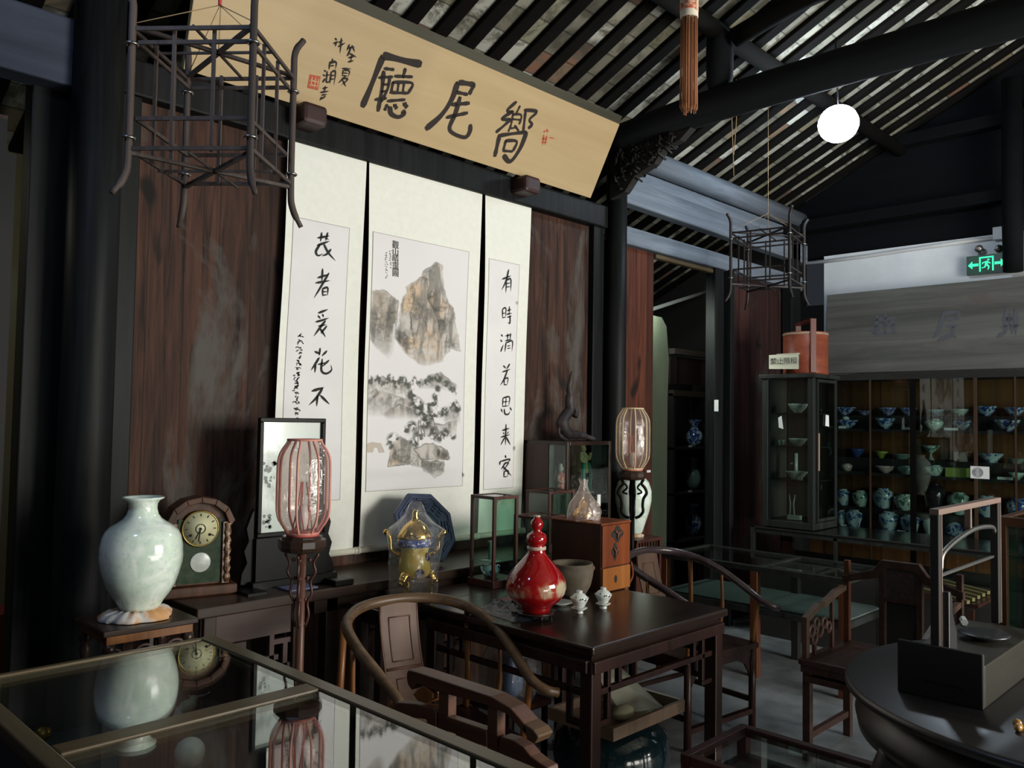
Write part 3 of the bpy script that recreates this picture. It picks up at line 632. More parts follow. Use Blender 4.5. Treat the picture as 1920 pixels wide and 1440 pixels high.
for (x, y, r) in ((225,850,22),(240,880,24),(250,905,20),(272,900,26),(285,930,28),(270,950,24),(300,880,20),(312,850,16),(318,820,12),(300,920,22),(258,925,20),(330,910,16),(345,905,18),(380,880,20),(395,895,14),(160,1010,22),(150,1030,14),(235,1020,20),(300,990,26),(330,1000,20),(350,985,16),(380,1000,12),(225,960,18),(205,975,14),(320,1060,14),(250,1000,22)):
    blob(x, y, r*1.1, (.065,.07,.058), .95, 700+int(x), 1.1)
for (xa, ya, xb, yb) in ((255,940,262,1010),(250,940,248,1015),(295,940,290,1000),(305,945,318,1010),(268,950,272,1000)):
    u_ = np.linspace(0, 1, 40)
    for q in u_:
        cx, cy = (xa+(xb-xa)*q-70)/350, pv(ya+(yb-ya)*q)
        j, i = int(cx*GX), int(cy*GY); 
        if 0 <= i <= GY and 0 <= j <= GX: img[i, j:j+2] = (.2,.18,.16)
V = []; F = []
u0_, u1_, v0_, v1_ = pan2
for i in range(GY+1):
    for j in range(GX+1):
        u = u0_+(u1_-u0_)*j/GX; v = v0_+(v1_-v0_)*i/GY; x, z, c_ = e2(u, v); V.append((x, YS-.003-c_-.004*math.sin(PI*v), z))
for i in range(GY):
    for j in range(GX): a = i*(GX+1)+j; F.append((a, a+1, a+GX+2, a+GX+1))
m, t, out = nt('landscape painting'); at_ = t.nodes.new('ShaderNodeVertexColor'); at_.layer_name = 'paint'; bsdf(t, out, at_.outputs[0], .9)
me = bpy.data.meshes.new('landscape_painting'); me.from_pydata(V, [], F); me.materials.append(m)
ca = me.color_attributes.new('paint', 'FLOAT_COLOR', 'POINT')
rgba = np.ones((len(V), 4), np.float32); rgba[:, :3] = img.reshape(-1, 3); ca.data.foreach_set('color', rgba.ravel())
me.polygons.foreach_set('use_smooth', [True]*len(F))
o = bpy.data.objects.new('landscape_painting', me); COL.objects.link(o); o.parent = t2
B2 = lambda x, y: aty(660+x/1.8953, 290+y/1.8953, YS-.0085)
mb = MB()
for (x, ya, yb, s) in ((137,340,400,8),(122,345,436,8)):
    scribble(mb, x, ya, yb, B2, .0018, s*.7, 0)
strokes(mb, [(1,(393,1130),(393,1148)),(1,(397,1132),(397,1146))], B2, .003, NV)
mb.build('inscription', INK2, t2)
# ================================================================== TABLES
def hoof_leg(mb, x, y, z1, w=.055, hoof=.02, sx=1, sy=1):
    mb.bar((x, y, .05), (x, y, z1), w, w, (0,1,0))
    mb.bar((x, y, .0), (x, y, .06), w+hoof, w+hoof, (0,1,0))
# --- long altar table along the wall
al = thing('altar_table', 'long dark altar table under the scrolls, carrying the clock and the glass cases', 'table', (3.1, 3.26, 0))
ax0, ax1, ay0, ay1, az = 1.90-3.1, 4.12-3.1, 3.03-3.26, 3.46-3.26, .88
MB().bx(ax0, ax1, ay0, ay1, az-.045, az).build('tabletop', W_ALTAR, al, .006)
MB().bx(ax0+.05, ax1-.05, ay0+.02, ay0+.045, az-.10, az-.045).build('apron', W_ALTAR, al)
for x in (ax0+.14, ax1-.10):
    for y in (ay0+.05, ay1-.05):
        MB().bx(x-.03, x+.03, y-.03, y+.03, 0, az-.045).build('leg', W_ALTAR, al, .004)
mb = MB(); 
for k in range(5):
    x = ax0+.35+k*.42; mb.bx(x-.012, x+.012, ay0+.025, ay0+.045, az-.22, az-.10); mb.bx(x-.012, x+.21, ay0+.025, ay0+.045, az-.24, az-.215); mb.bx(x+.19, x+.212, ay0+.025, ay0+.045, az-.215, az-.13)
mb.build('fretwork', W_ALTAR, al)
# --- end cabinet left of it
ec = thing('end_table', 'dark table with plain brown front and fretwork, under the mantel clock', 'table', (1.6, 3.2, 0))
ex0, ex1 = 1.435-1.6, 1.885-1.6
MB().bx(ex0-.035, ex1, 2.96-3.2, 3.46-3.2, .855, .895).build('tabletop', W_ALTAR, ec, .006)
MB().bx(ex0, ex1-.03, 3.0-3.2, 3.02-3.2, .74, .855).build('apron', W_ALTARF, ec)
mb = MB()
for (a, b, c_, d) in ((-.12,.02,.715,.735),(.0,.02,.64,.715),(.02,.16,.64,.66),(.12,.14,.56,.74),(.14,.26,.70,.72),(.18,.20,.56,.70),(-.05,.10,.60,.62),(.14,.26,.60,.62),(.24,.26,.56,.74)): mb.bx(a, b, -.20, -.18, c_, d)
mb.build('fretwork', W_ALTARF, ec)
for x in (ex0+.025, ex1-.05):
    for y in (-.19, .23): MB().bx(x-.02, x+.03, y-.025, y+.025, 0, .855).build('leg', W_ALTAR, ec, .004)
# --- square table
tb = thing('square_table', 'dark lacquered square table with the red gourd bottle and lidded teacups on it', 'table', (2.745, 2.30, 0))
hx, hy, tz = .455, .465, .82
MB().bx(-hx, hx, -hy, hy, tz-.032, tz).build('tabletop', W_TABLE, tb, .008)
mb = MB()
mb.frame(-hx+.015, hx-.015, 0, 2*hy-.03, 0, .001, .001) if False else None
MB().bx(-hx+.03, hx-.03, -hy+.03, hy-.03, tz-.058, tz-.03).build('waist', W_TABLE, tb)
for s in (-1, 1):
    MB().bx(-hx+.02, hx-.02, s*(hy-.02)-.014, s*(hy-.02)+.014, tz-.10, tz-.056).build('apron', W_ROSE, tb, .004)
    MB().bx(s*(hx-.02)-.014, s*(hx-.02)+.014, -hy+.035, hy-.035, tz-.10, tz-.056).build('apron', W_ROSE, tb, .004)
    for s2 in (-1, 1):
        mb = MB(); x, y = s*(hx-.045), s2*(hy-.045)
        mb.bx(x-.028, x+.028, y-.028, y+.028, .03, tz-.06); mb.bx(x-.034, x+.034, y-.034, y+.034, 0, .045)
        mb.build('leg', W_ROSE, tb, .006)
def fret(L):            # latticed hump rail under an apron, drawn in (u, z); u from -L to L
    return [(-L, L, tz-.190, tz-.168), (-.26, -.24, tz-.168, tz-.10), (.24, .26, tz-.168, tz-.10),
            (-L, -L+.08, tz-.30, tz-.28), (-L+.06, -L+.08, tz-.28, tz-.10), (L-.08, L, tz-.30, tz-.28), (L-.08, L-.06, tz-.28, tz-.10)]
for s in (-1, 1):
    mb = MB(); [mb.bx(a, b, s*(hy-.045)-.011, s*(hy-.045)+.011, c_, d) for a, b, c_, d in fret(hx-.07)]; mb.build('fretwork', W_ROSE, tb, .003)
    mb = MB(); [mb.bx(s*(hx-.045)-.011, s*(hx-.045)+.011, a, b, c_, d) for a, b, c_, d in fret(hy-.07)]; mb.build('fretwork', W_ROSE, tb, .003)
# low side table bridging square table and altar table
st = thing('side_table', 'narrow dark table between the square table and the altar table, under the gilt censer', 'table', (2.55, 2.90, 0))
MB().bx(-.46, .50, -.125, .10, .785, .815).build('tabletop', W_TABLE, st, .005)
MB().bx(-.43, .47, -.10, .09, .74, .785).build('apron', W_ROSE, st)
for x in (-.42, .46):
    for y in (-.08, .06): MB().bx(x-.02, x+.02, y-.02, y+.02, 0, .785).build('leg', W_ROSE, st)

# ================================================================== CHAIRS
def horseshoe(label, x, y, rz, woods, k=1.0):
    wr, ws, wl_ = woods
    c = thing('horseshoe_armchair', label, 'chair', (x, y, 0), rz, None)
    half = [(.330,-.335,.640), (.285,-.325,.655), (.256,-.27,.685), (.272,-.13,.745), (.286,.02,.80), (.262,.17,.845), (.165,.268,.874), (0,.300,.884)]
    pts = [(-a, b, z) for a, b, z in half]; pts = pts + [(a, b, z) for a, b, z in half[::-1]][1:]
    P_ = smooth_pts(pts, 6); n_ = len(P_)
    rs = [.0165+.004*min(1, 3*min(i, n_-1-i)/n_) for i in range(n_)]; rs[0] = rs[-1] = .018
    MB().tube(P_, rs, 14).build('arm_rail', wr, c)
    mb = MB()                                             # splat, S-curved board
    for i in range(13):
        u = i/12; z = .45+(.875-.45)*u; yy = .125+.055*math.sin(u*2.6)*.8+.145*u; hw = .080-.006*math.sin(PI*u)
        mb.v += [(-hw, yy-.008, z), (hw, yy-.008, z), (hw, yy+.008, z), (-hw, yy+.008, z)]
        if i: a = 4*(i-1); b = 4*i; mb.f += [(a+q, a+(q+1) % 4, b+(q+1) % 4, b+q) for q in range(4)]; mb.sm += [False]*4
    mb.f += [(0,1,2,3), (48,49,50,51)]; mb.sm += [False]*2
    sp_ = mb.build('splat', ws, c)
    def yb(z): u = (z-.45)/.425; return .125+.044*math.sin(u*2.6)+.145*u-.008
    mb = MB()
    for s in (-1, 1): mb.tube([(s*.079, yb(z)+.004, z) for z in np.linspace(.46, .865, 10)], .0055, 8)
    for (za, zb_, w) in ((.66, .82, .045), (.50, .60, .040)):
        for s in (-1, 1): mb.tube([(s*w, yb(z)-.001, z) for z in np.linspace(za, zb_, 6)], .0028, 6)
        for z in (za, zb_): mb.tube([(-w, yb(z)-.001, z), (w, yb(z)-.001, z)], .0028, 6)
    mb.tube([(-.075, yb(.635)-.001, .635), (.075, yb(.635)-.001, .635)], .006, 8)
    mb.build('splat_moulding', ws, sp_)
    MB().bx(-.29, .29, -.245, .225, .42, .45).build('seat', wl_, c, .006)
    for s in (-1, 1): MB().bx(-.27, .27, s*.215-.01, s*.215+.01, .375, .42).build('seat_apron', wl_, c)
    for s in (-1, 1): MB().bx(s*.262-.01, s*.262+.01, -.21, .21, .375, .42).build('seat_apron', wl_, c)
    for s in (-1, 1):                                      # shaped brackets under the front
        mb = MB(); mb.prism([(s*.255, -.222, .375), (s*.255, -.222, .25), (s*.235, -.222, .30), (s*.20, -.222, .345), (s*.13, -.222, .375)], (0, .012, 0)); mb.build('bracket', wl_, c)
    for s in (-1, 1):
        MB().tube([(s*.262, -.222, 0), (s*.262, -.222, .45)], .019, 12).build('leg', wl_, c)
        MB().tube([(s*.262, .205, 0), (s*.262, .205, .45)], .019, 12).build('leg', wl_, c)
        MB().tube(smooth_pts([(s*.262, -.222, .45), (s*.268, -.235, .56), (s*.268, -.255, .69)], 4), .013, 10).build('front_arm_post', W_HONEY, c)
        MB().tube([(s*.262, .19, .45), (s*.272, .195, .60), (s*.262, .195, .845)], .013, 10).build('back_post', W_HONEY, c)
        MB().tube(smooth_pts([(s*.272, 0, .45), (s*.30, 0, .60), (s*.302, .01, .79)], 4), [.012]*5+[.009]*4, 10).build('side_spindle', W_HONEY, c)
        MB().bx(s*.262-.010, s*.262+.010, -.2, .2, .14, .165).build('stretcher', wl_, c)
    MB().bx(-.26, .26, -.235, -.205, .085, .11).build('stretcher', wl_, c); MB().bx(-.26, .26, .195, .215, .18, .20).build('stretcher', wl_, c)
    return c
horseshoe('worn brown horseshoe armchair left of the square table, in front of the standing lantern', 2.02, 2.375, -.22, (W_CHAIR, W_SPLAT, W_ROSE))
horseshoe('darker horseshoe armchair on the right side of the square table, beside the orange-red box', 3.86, 2.46, -.12, (wood('purple brown arm rail', (.03,.018,.02), (.085,.055,.06), 'x', 16, .25, coat=.3), W_SPLAT, W_ROSE))
# --- armchair with a stepped back, seen from behind at the glass counter
X0 = 1.565
fc = thing('stepped_back_armchair', 'brown armchair with a stepped rail back, nearest chair, behind the edge of the glass counter', 'chair', (0,0,0))
q = lambda x, y: atx(700+x/5.333, 1180+y/5.333, X0)
ext = (.058, 0, 0)
W_MID = wood('mid brown chair', (.045,.017,.009), (.13,.055,.03), 'y', 16, .42)
MB().prism([q(*p) for p in ((330,440),(345,405),(440,430),(1170,672),(1370,790),(1500,940),(1530,985),(1545,1070),(1480,1010),(1330,850),(1130,760),(620,620),(575,600),(430,545),(380,610),(345,560),(330,500))], ext).build('crest_rail', W_MID, fc, .004)
MB().prism([q(*p) for p in ((440,600),(500,560),(590,640),(590,700),(520,745),(440,720),(390,650))], ext).build('rail_scroll', W_HONEY, fc, .004)
MB().prism([q(*p) for p in ((1500,940),(1600,1010),(1650,1080),(1610,1150),(1530,1080),(1480,1010))], ext).build('rail_scroll', W_CHAIR, fc, .004)
for a, b in (((640,630),(740,660)), ((1130,740),(1230,790))):
    l = q(*a); r_ = q(*b); MB().bx(X0+.004, X0+.036, min(l.y, r_.y), max(l.y, r_.y), .42, (l.z+r_.z)/2+.01).build('stile', W_MID, fc, .003)
MB().prism([q(*p) for p in ((720,870),(1130,1010),(1130,1180),(720,1010))], (.03,0,0)).build('lower_rail', W_MID, fc, .003)
MB().prism([q(*p) for p in ((205,760),(235,730),(420,745),(600,790),(625,850),(620,1010),(560,960),(520,900),(420,890),(330,880),(205,830))], (.035,0,0)).build('side_wing', W_MID, fc, .003)
MB().prism([q(*p) for p in ((1270,1075),(1390,1110),(1500,1180),(1570,1270),(1660,1340),(1740,1387),(1760,1520),(1500,1500),(1300,1330),(1250,1230))], (.04,0,0)).build('side_wing', W_MID, fc, .003)
MB().bx(X0, X0+.50, 1.32, 1.90, .40, .43).build('seat', W_MID, fc, .005)
for x in (X0+.03, X0+.46):
    for y in (1.36, 1.86): MB().bx(x-.022, x+.022, y-.022, y+.022, 0, .40).build('leg', W_MID, fc)
for y in (1.345, 1.875):
    MB().prism([(X0+.03, y-.015, .43), (X0+.03, y-.015, .62), (X0+.30, y-.015, .60), (X0+.40, y-.015, .56), (X0+.42, y-.015, .43), (X0+.38, y-.015, .43), (X0+.36, y-.015, .53), (X0+.08, y-.015, .56), (X0+.08, y-.015, .43)], (0,.03,0)).build('arm', W_MID, fc, .003)

# ================================================================== FOREGROUND GLASS COUNTER
gc = thing('glass_counter', 'glass-topped display counter with worn wooden frame across the bottom left foreground', 'display case', (0,0,0))
cz = .92; cx0, cx1, cy0, cy1 = .551, 1.236, .57, 2.495
def rail(x0, x1, y0, y1, nm='top_rail', h=.035, mat=W_COUNTER): MB().bx(x0, x1, y0, y1, cz-h, cz).build(nm, mat, gc, .004)
rail(cx1-.045, cx1, cy0, cy1, mat=wood('counter rail lengthwise', (.05,.036,.018), (.15,.115,.065), 'y', 16, .35, bstr=.1)); rail(cx0, cx0+.04, cy0, cy1, mat=MATS['counter rail lengthwise']); rail(cx0+.04, cx1-.045, cy1-.022, cy1); rail(cx0+.04, cx1-.045, 1.829, 1.889); rail(cx0+.04, cx1-.045, cy0, cy0+.05)
MB().bx(cx0+.04, cx1-.045, 1.889, cy1-.022, cz-.012, cz-.005).build('glass_pane', GLASSTOP, gc)
MB().bx(cx0+.04, cx1-.045, cy0+.05, 1.829, cz-.012, cz-.005).build('glass_pane', GLASSTOP, gc)
LINING = plain('dark green lining', (.015,.022,.018), .8, c2=(.03,.035,.03), s=12)
MB().bx(cx0+.01, cx1-.01, cy0+.01, cy1-.01, .72, .74).build('display_shelf', LINING, gc)
for nm, a in (('side_panel', (cx0, cx0+.02, cy0, cy1)), ('side_panel', (cx1-.02, cx1, cy0, cy1)), ('end_panel', (cx0+.02, cx1-.02, cy1-.02, cy1)), ('end_panel', (cx0+.02, cx1-.02, cy0, cy0+.02))):
    MB().bx(*a, .02, cz-.035).build(nm, BLACKISH, gc)
# things lying in the counter
_before = set(bpy.data.objects)
def on_shelf(px, py, z=.74): return atz(px, py, z)
def small(name, mb, mat, label, cat, group=None): return tag(mb.build(name, mat), label, cat, group)
p = on_shelf(355, 1440); small('stone_egg', MB().ball((p.x, p.y, .717), .036, 24, (1,1,1.0)), plain('pale egg', (.75,.80,.68), .35), 'pale round egg-like ball inside the front bay of the counter', 'ball')
PD = plain('pale jade dish', (.65,.75,.63), .35)
p = on_shelf(378, 1262); mb = MB().lathe([(.012,0),(.03,.004),(.045,.018),(.043,.019),(.028,.007),(.0001,.004)], (p.x, p.y, .681), 24, ax=.6); small('jade_dish', mb, PD, 'pale crescent-looking dish inside the counter, nearest its far corner', 'dish')
p = on_shelf(372, 1300); p.x -= .02; p.y -= .05; mb = MB().lathe([(.01,0),(.022,.004),(.035,.016),(.033,.017),(.02,.006),(.0001,.004)], (p.x, p.y, .681), 24, ax=.7); small('jade_dish', mb, PD, 'smaller pale dish just in front of the crescent-looking dish in the counter', 'dish')
p = on_shelf(352, 1338); small('carved_ornament', MB().ball((p.x, p.y, .70), .022, 14, (1.2,1,.9)).ball((p.x+.02, p.y+.01, .712), .014, 12).ball((p.x-.02, p.y, .695), .014, 12), plain('mossy stone', (.35,.42,.25), .5, c2=(.5,.52,.38), s=40), 'mossy green carved ornament in the counter beside the white paper', 'ornament')
p = on_shelf(332, 1352); small('folded_note', MB().prism([(p.x-.02,p.y-.012,.681),(p.x+.022,p.y-.014,.681),(p.x+.004,p.y+.004,.715)], (0,.012,0)), WPLASTIC, 'small folded white note standing in the counter', 'card')
p = on_shelf(520, 1285); mb = MB().bx(p.x-.07, p.x+.05, p.y-.03, p.y+.05, .681, .686); o = small('patterned_card', mb, plain('patterned card', (.75,.80,.77), .6, c2=(.12,.16,.16), s=60, st=(.5,.56)), 'white card with dark pattern under the glass near the counter corner', 'card')
p = on_shelf(90, 1338)
bd = thing('bead_necklace', 'pink and red bead necklace inside the counter at far left', 'necklace')
PKB = plain('pink beads', (.65,.30,.30), .3, c2=(.75,.60,.58), s=60); mb = MB()
for k in range(26): a = k/26*2*PI; mb.ball((p.x-.02+.06*math.cos(a), p.y+.035*math.sin(a), .692), .011, 10)
mb.build('beads', PKB, bd)
mb = MB().tube(smooth_pts([(p.x-.08, p.y, .686), (p.x-.13, p.y+.02, .686), (p.x-.17, p.y-.01, .686)], 5), .005, 8); mb.build('red_cord', plain('red cord', (.5,.03,.03), .6), bd)
p = on_shelf(75, 1390); small('brass_ornament', MB().ball((p.x, p.y, .70), .018, 12).ball((p.x+.02, p.y+.015, .695), .013, 10).ball((p.x-.02, p.y+.01, .695), .013, 10), plain('old brass', (.22,.14,.03), .4, .6), 'small brassy ornament in the counter below the bead necklace', 'ornament')
p = on_shelf(195, 1300); small('red_lid_box', MB().box((p.x, p.y, .70), (.05, .035, .03), .3), plain('dull red lid', (.30,.05,.03), .5), 'small red-topped box in the counter between the necklace and the dishes', 'box')
p = on_shelf(455, 1330); mb = MB(); 
for k in range(14): mb.ball((p.x+rr.uniform(-.05,.06), p.y+rr.uniform(-.05,.05), .688), .008, 8)
tag(mb.build('loose_beads', plain('dark red beads', (.10,.04,.06), .4)), 'scatter of tiny dark beads in the counter below the far corner', 'beads', None, 'stuff')
p = on_shelf(470, 1250); small('blue_cloth_pad', MB().bx(p.x-.13, p.x+.06, p.y-.06, p.y+.10, .681, .688), plain('deep teal pad', (.015,.10,.12), .8), 'dark teal pad lying in the rear bay of the counter', 'pad')
p = on_shelf(470, 1470); small('white_tag', MB().prism([(p.x-.012,p.y,.681),(p.x+.012,p.y,.681),(p.x+.004,p.y,.712)], (0,.006,0)), WPLASTIC, 'tiny white tag standing in the front bay of the counter', 'tag')
for o in set(bpy.data.objects)-_before:
    if o.parent is None: o.location.z += .06
# ================================================================== STANDING LANTERNS
def lantern_stand(label, x, y, zp, rib_mat, tassel, lr=.088, lh=.322, brk='carved'):
    c = thing('standing_lantern', label, 'lamp', (x, y, 0))
    MB().lathe([(.13,0),(.135,.02),(.10,.04),(.03,.06),(.0001,.062)], (0,0,0), 8, False).build('base', W_ROSE, c)
    pm = wood('lantern pole', (.06,.022,.015), (.14,.065,.04), 'z', 10, .4) if 'lantern pole' not in MATS else MATS['lantern pole']
    if brk != 'carved': pm = W_FRAME
    MB().lathe([(.012,.05),(.014,.3),(.012,.5),(.015,.7),(.014,zp-.05)], (0,0,0), 14).build('pole', pm, c)
    MB().lathe([(.02,-.06),(.07,-.05),(.078,-.035),(.078,-.012),(.066,-.008),(.066,0),(.0001,.001)], (0,0,zp), 12, False).build('plate', W_ALTAR, c, .003)
    for k in range(4):
        a = k*PI/2+PI/4; ca, sa = math.cos(a), math.sin(a); mb = MB()
        if brk == 'carved':
            prof = [(.018,-.30),(.030,-.26),(.024,-.22),(.040,-.19),(.034,-.15),(.052,-.12),(.044,-.09),(.062,-.06)]
            mb.tube(smooth_pts([(ca*r*.9, sa*r*.9, zp+z) for r, z in prof], 3), .0045, 6)
            for (r, z) in prof[::2]: mb.ball((ca*(r*.6), sa*(r*.6), zp+z+.01), .0075, 8)
        else:
            prof = [(.052,-.05),(.042,-.075),(.058,-.10),(.066,-.13),(.052,-.16),(.048,-.20),(.050,-.235),(.034,-.262),(.014,-.272)]
            mb.tube(smooth_pts([(ca*r*1.25, sa*r*1.25, zp+z) for r, z in prof], 4), .0085, 8)
            mb.tube(smooth_pts([(ca*r, sa*r, zp+z) for r, z in ((.045,-.075),(.03,-.10),(.055,-.125),(.028,-.135))], 4), .006, 6)
        mb.build('bracket', W_CASE if brk == 'carved' else W_FRAME, c)
    L = MB(); film = MB(); nR = 8
    prof = [(.60,.03),(.66,.06),(.90,.16),(.99,.26),(1.0,.5),(.99,.74),(.90,.85),(.66,.95),(.62,.985)]
    sh = thing('x', None, None); bpy.data.objects.remove(sh)
    for k in range(nR):
        a = 2*PI*k/nR; L.tube(smooth_pts([(lr*r*math.cos(a), lr*r*math.sin(a), zp+lh*z) for r, z in prof], 3), .0042, 8)
    for r, z in ((.60,.03),(.62,.985)): L.tube([(lr*r*math.cos(a), lr*r*math.sin(a), zp+lh*z) for a in [2*PI*i/24 for i in range(24)]], .004, 6, closed=True)
    fr = L.build('lantern_frame', rib_mat, c)
    film.lathe([(lr*r*1.02, lh*z) for r, z in prof], (0,0,zp), nR*3); film.build('film_cover', FILM2, c)
    MB().lathe([(lr*.60,.0),(lr*.60,.012),(.0001,.013)], (0,0,zp), 24).build('bottom_disc', tassel, c)
    mb = MB()
    for k in range(5):
        a = k*1.9; mb.tube(smooth_pts([(.01*math.cos(a), .01*math.sin(a), zp+lh*.55), (.022*math.cos(a), .022*math.sin(a), zp+lh*.3), (.034*math.cos(a+.5), .034*math.sin(a+.5), zp+lh*.05)], 4), .0022, 5)
    mb.build('inner_cord', tassel, c)
    MB().lathe([(.012,.0),(.017,.02),(.019,.05),(.012,.08),(.0001,.085)], (0,0,zp+.02), 14).build('bulb', plain('frosted bulb', (.7,.72,.70), .3) if 'frosted bulb' not in MATS else MATS['frosted bulb'], c)
    return c
P1_ = aty(567, 1004, 2.45)
lantern_stand('clear standing lantern with pinkish ribs on a brown pole, before the framed picture', P1_.x, 2.45, P1_.z, plain('peach rib', (.62,.34,.24), .5, c2=(.50,.12,.12), s=7), plain('faded red', (.55,.12,.11), .5))
P2_ = aty(1186, 882, 2.88)
lantern_stand('clear standing lantern with cream ribs on a black pole, before the red plank leaf', P2_.x, 2.88, P2_.z, plain('cream rib', (.62,.50,.30), .5), plain('salmon red', (.60,.20,.14), .5), .096, .362, 'plain')

# ================================================================== ON THE ALTAR AND THE TABLES
# --- mantel clock
k_ = aty(370, 1085, 3.22)
ck = thing('mantel_clock', 'brown wooden mantel clock with an arched top, cream dial and white pendulum disc', 'clock', (k_.x-.005, 3.22, .895), -.22)
w = .118
def arch(w, h0, h1): return [(-w,0,0),(w,0,0),(w,0,h0),(w*.80,0,h0+(h1-h0)*.55),(w*.45,0,h0+(h1-h0)*.88),(0,0,h1),(-w*.45,0,h0+(h1-h0)*.88),(-w*.80,0,h0+(h1-h0)*.55),(-w,0,h0)]
MB().bx(-.145,.145,-.065,.07,0,.04).build('plinth', W_CLOCK, ck, .006)
MB().prism([(a, -.035, b+.04) for a, _, b in arch(w, .26, .345)], (0,.085,0)).build('case', W_CLOCK, ck, .004)
mb = MB(); ap = arch(w+.012, .255, .352)[2:]
for a, b in zip(ap, ap[1:]): mb.bar((a[0], -.03, a[2]+.045), (b[0], -.03, b[2]+.045), .10, .022, (0,1,0)) if False else mb.prism([(a[0],-.062,a[2]+.035),(b[0],-.062,b[2]+.035),(b[0]*.86,-.062,b[2]+.012),(a[0]*.86,-.062,a[2]+.012)], (0,.115,0))
mb.build('arched_hood', W_CLOCK, ck, .003)
for s in (-1, 1):
    mb = MB(); mb.bx(s*.10-.014, s*.10+.014, -.052, -.03, .045, .285); mb.tube([(s*.104, -.055, z) for z in np.linspace(.05, .28, 14)], [.009+.005*(i % 2) for i in range(14)], 8); mb.build('carved_side_strip', plain('gilt brown carving', (.10,.04,.02), .3, c2=(.45,.30,.18), s=55, st=(.5,.6)), ck)
MB().bx(-.082,.082,-.042,-.036,.05,.30).build('painted_glass_panel', plain('green painted glass', (.010,.028,.012), .55, c2=(.045,.065,.035), s=22, spec=.2), ck)
MB().xf if False else None
mb = MB().lathe([(.0001,0),(.062,0),(.066,-.004),(.070,.004)], (0,0,0), 40); mb.xf(Matrix.Translation((0,-.046,.262)) @ Matrix.Rotation(PI/2, 4, 'X')); dl = mb.build('dial', plain('aged dial', (.50,.48,.28), .5, c2=(.58,.56,.36), s=12), ck)
mb = MB().tube([(.068*math.cos(a), -.048, .262+.068*math.sin(a)) for a in [2*PI*i/36 for i in range(36)]], .004, 8, closed=True); mb.build('dial_bezel', plain('brass bezel', (.25,.17,.05), .3, .8), ck)
mb = MB()
for i in range(12):
    a = 2*PI*i/12; r1, r2 = .049, .059; mb.bar((r1*math.sin(a), -.0515, .262+r1*math.cos(a)), (r2*math.sin(a), -.0515, .262+r2*math.cos(a)), .0035, .0012, (0,1,0))
mb.tube([(.018*math.cos(a), -.0515, .262+.018*math.sin(a)) for a in [2*PI*i/24 for i in range(24)]], .0016, 6, closed=True)
mb.build('hour_marks', INK2, dl)
mb = MB(); mb.bar((0,-.053,.262), (-.018,-.053,.222), .003, .0015, (0,1,0)); mb.bar((0,-.053,.262), (-.006,-.053,.212), .0025, .0015, (0,1,0)); mb.ball((0,-.053,.262), .005, 10); mb.build('clock_hand', INK2, dl)
mb = MB()
for s in (-1, 1): mb.ball((s*.036,-.052,.238), .0055, 10)
mb.build('winding_hole', INK2, dl)
mb = MB().lathe([(.0001,0),(.036,0),(.040,-.002)], (0,0,0), 32); mb.xf(Matrix.Translation((.004,-.045,.130)) @ Matrix.Rotation(PI/2, 4, 'X')); mb.build('pendulum_disc', plain('pendulum white', (.55,.57,.52), .3, c2=(.36,.40,.36), s=30), ck)

# --- framed picture on a carved black stand
Yf = 3.17
fp = thing('framed_picture', 'black-framed pale landscape picture standing on a carved black stand behind the pink-ribbed lantern', 'picture', (0,0,0))
a, b = aty(486, 783, Yf), aty(609, 783, Yf); lo = aty(492, 1003, Yf).z
z1 = a.z; 
mb = MB(); mb.frame(a.x, b.x, lo-.01, z1, Yf, .018, .025); mb.build('frame', W_FRAME, fp, .003)
MB().bx(a.x+.018, b.x-.018, Yf+.002, Yf+.008, lo, z1-.018).build('picture', plain('misty ink picture', (.50,.56,.52), .25, coat=.6, c2=(.22,.25,.24), s=9, st=(.55,.75), sv=(1,1,.7)), fp)
mb = MB(); rg = random.Random(9)
for cxx, czz, n_, sp_ in ((a.x+.045, lo+.06, 10, .035), (a.x+.05, lo+.25, 12, .05), (b.x-.06, lo+.14, 8, .04)):
    for _ in range(n_):
        xx, zz = cxx+rg.uniform(-sp_*.5, sp_*.6), czz+rg.uniform(-sp_, sp_); r_ = rg.uniform(.004, .013)
        mb.add([(xx+r_*math.cos(t_)*rg.uniform(.6,1.3), Yf+.0012, zz+r_*math.sin(t_)*rg.uniform(.6,1.3)) for t_ in [2*PI*i/9 for i in range(9)]], [tuple(range(9))])
mb.build('ink_foliage', plain('faded ink', (.10,.115,.11), .4), fp)
xm = (a.x+b.x)/2
MB().bx(a.x-.03, b.x+.06, Yf-.04, Yf+.05, .885, .925).bx(a.x-.10, a.x-.01, Yf-.13, Yf+.08, .88, .905).bx(b.x-.01, b.x+.085, Yf-.13, Yf+.08, .88, .905).build('stand_foot', W_FRAME, fp, .004)
MB().bx(a.x-.008, b.x+.012, Yf-.022, Yf+.03, .925, lo-.012).build('stand_board', W_FRAME, fp)
for s, xx in ((-1, a.x-.008), (1, b.x+.012)):
    mb = MB(); mb.prism([(xx,Yf,.91),(xx+s*.055,Yf,.915),(xx+s*.05,Yf,.96),(xx+s*.028,Yf,1.0),(xx+s*.042,Yf,1.05),(xx+s*.022,Yf,1.09),(xx+s*.034,Yf,1.14),(xx+s*.012,Yf,1.20),(xx,Yf,1.22)], (0,.022,0)); mb.build('carved_wing', W_FRAME, fp, .002)
MB().bx(a.x+.07, a.x+.20, Yf-.16, Yf-.06, .8955, .9015).build('x', plain('blue paper', (.10,.11,.20), .7)); o = bpy.data.objects['x']; o.name = 'blue_booklet'; o.location.z = -.0; tag(o, 'thin dark blue booklet on the altar table at the foot of the black picture stand', 'booklet')

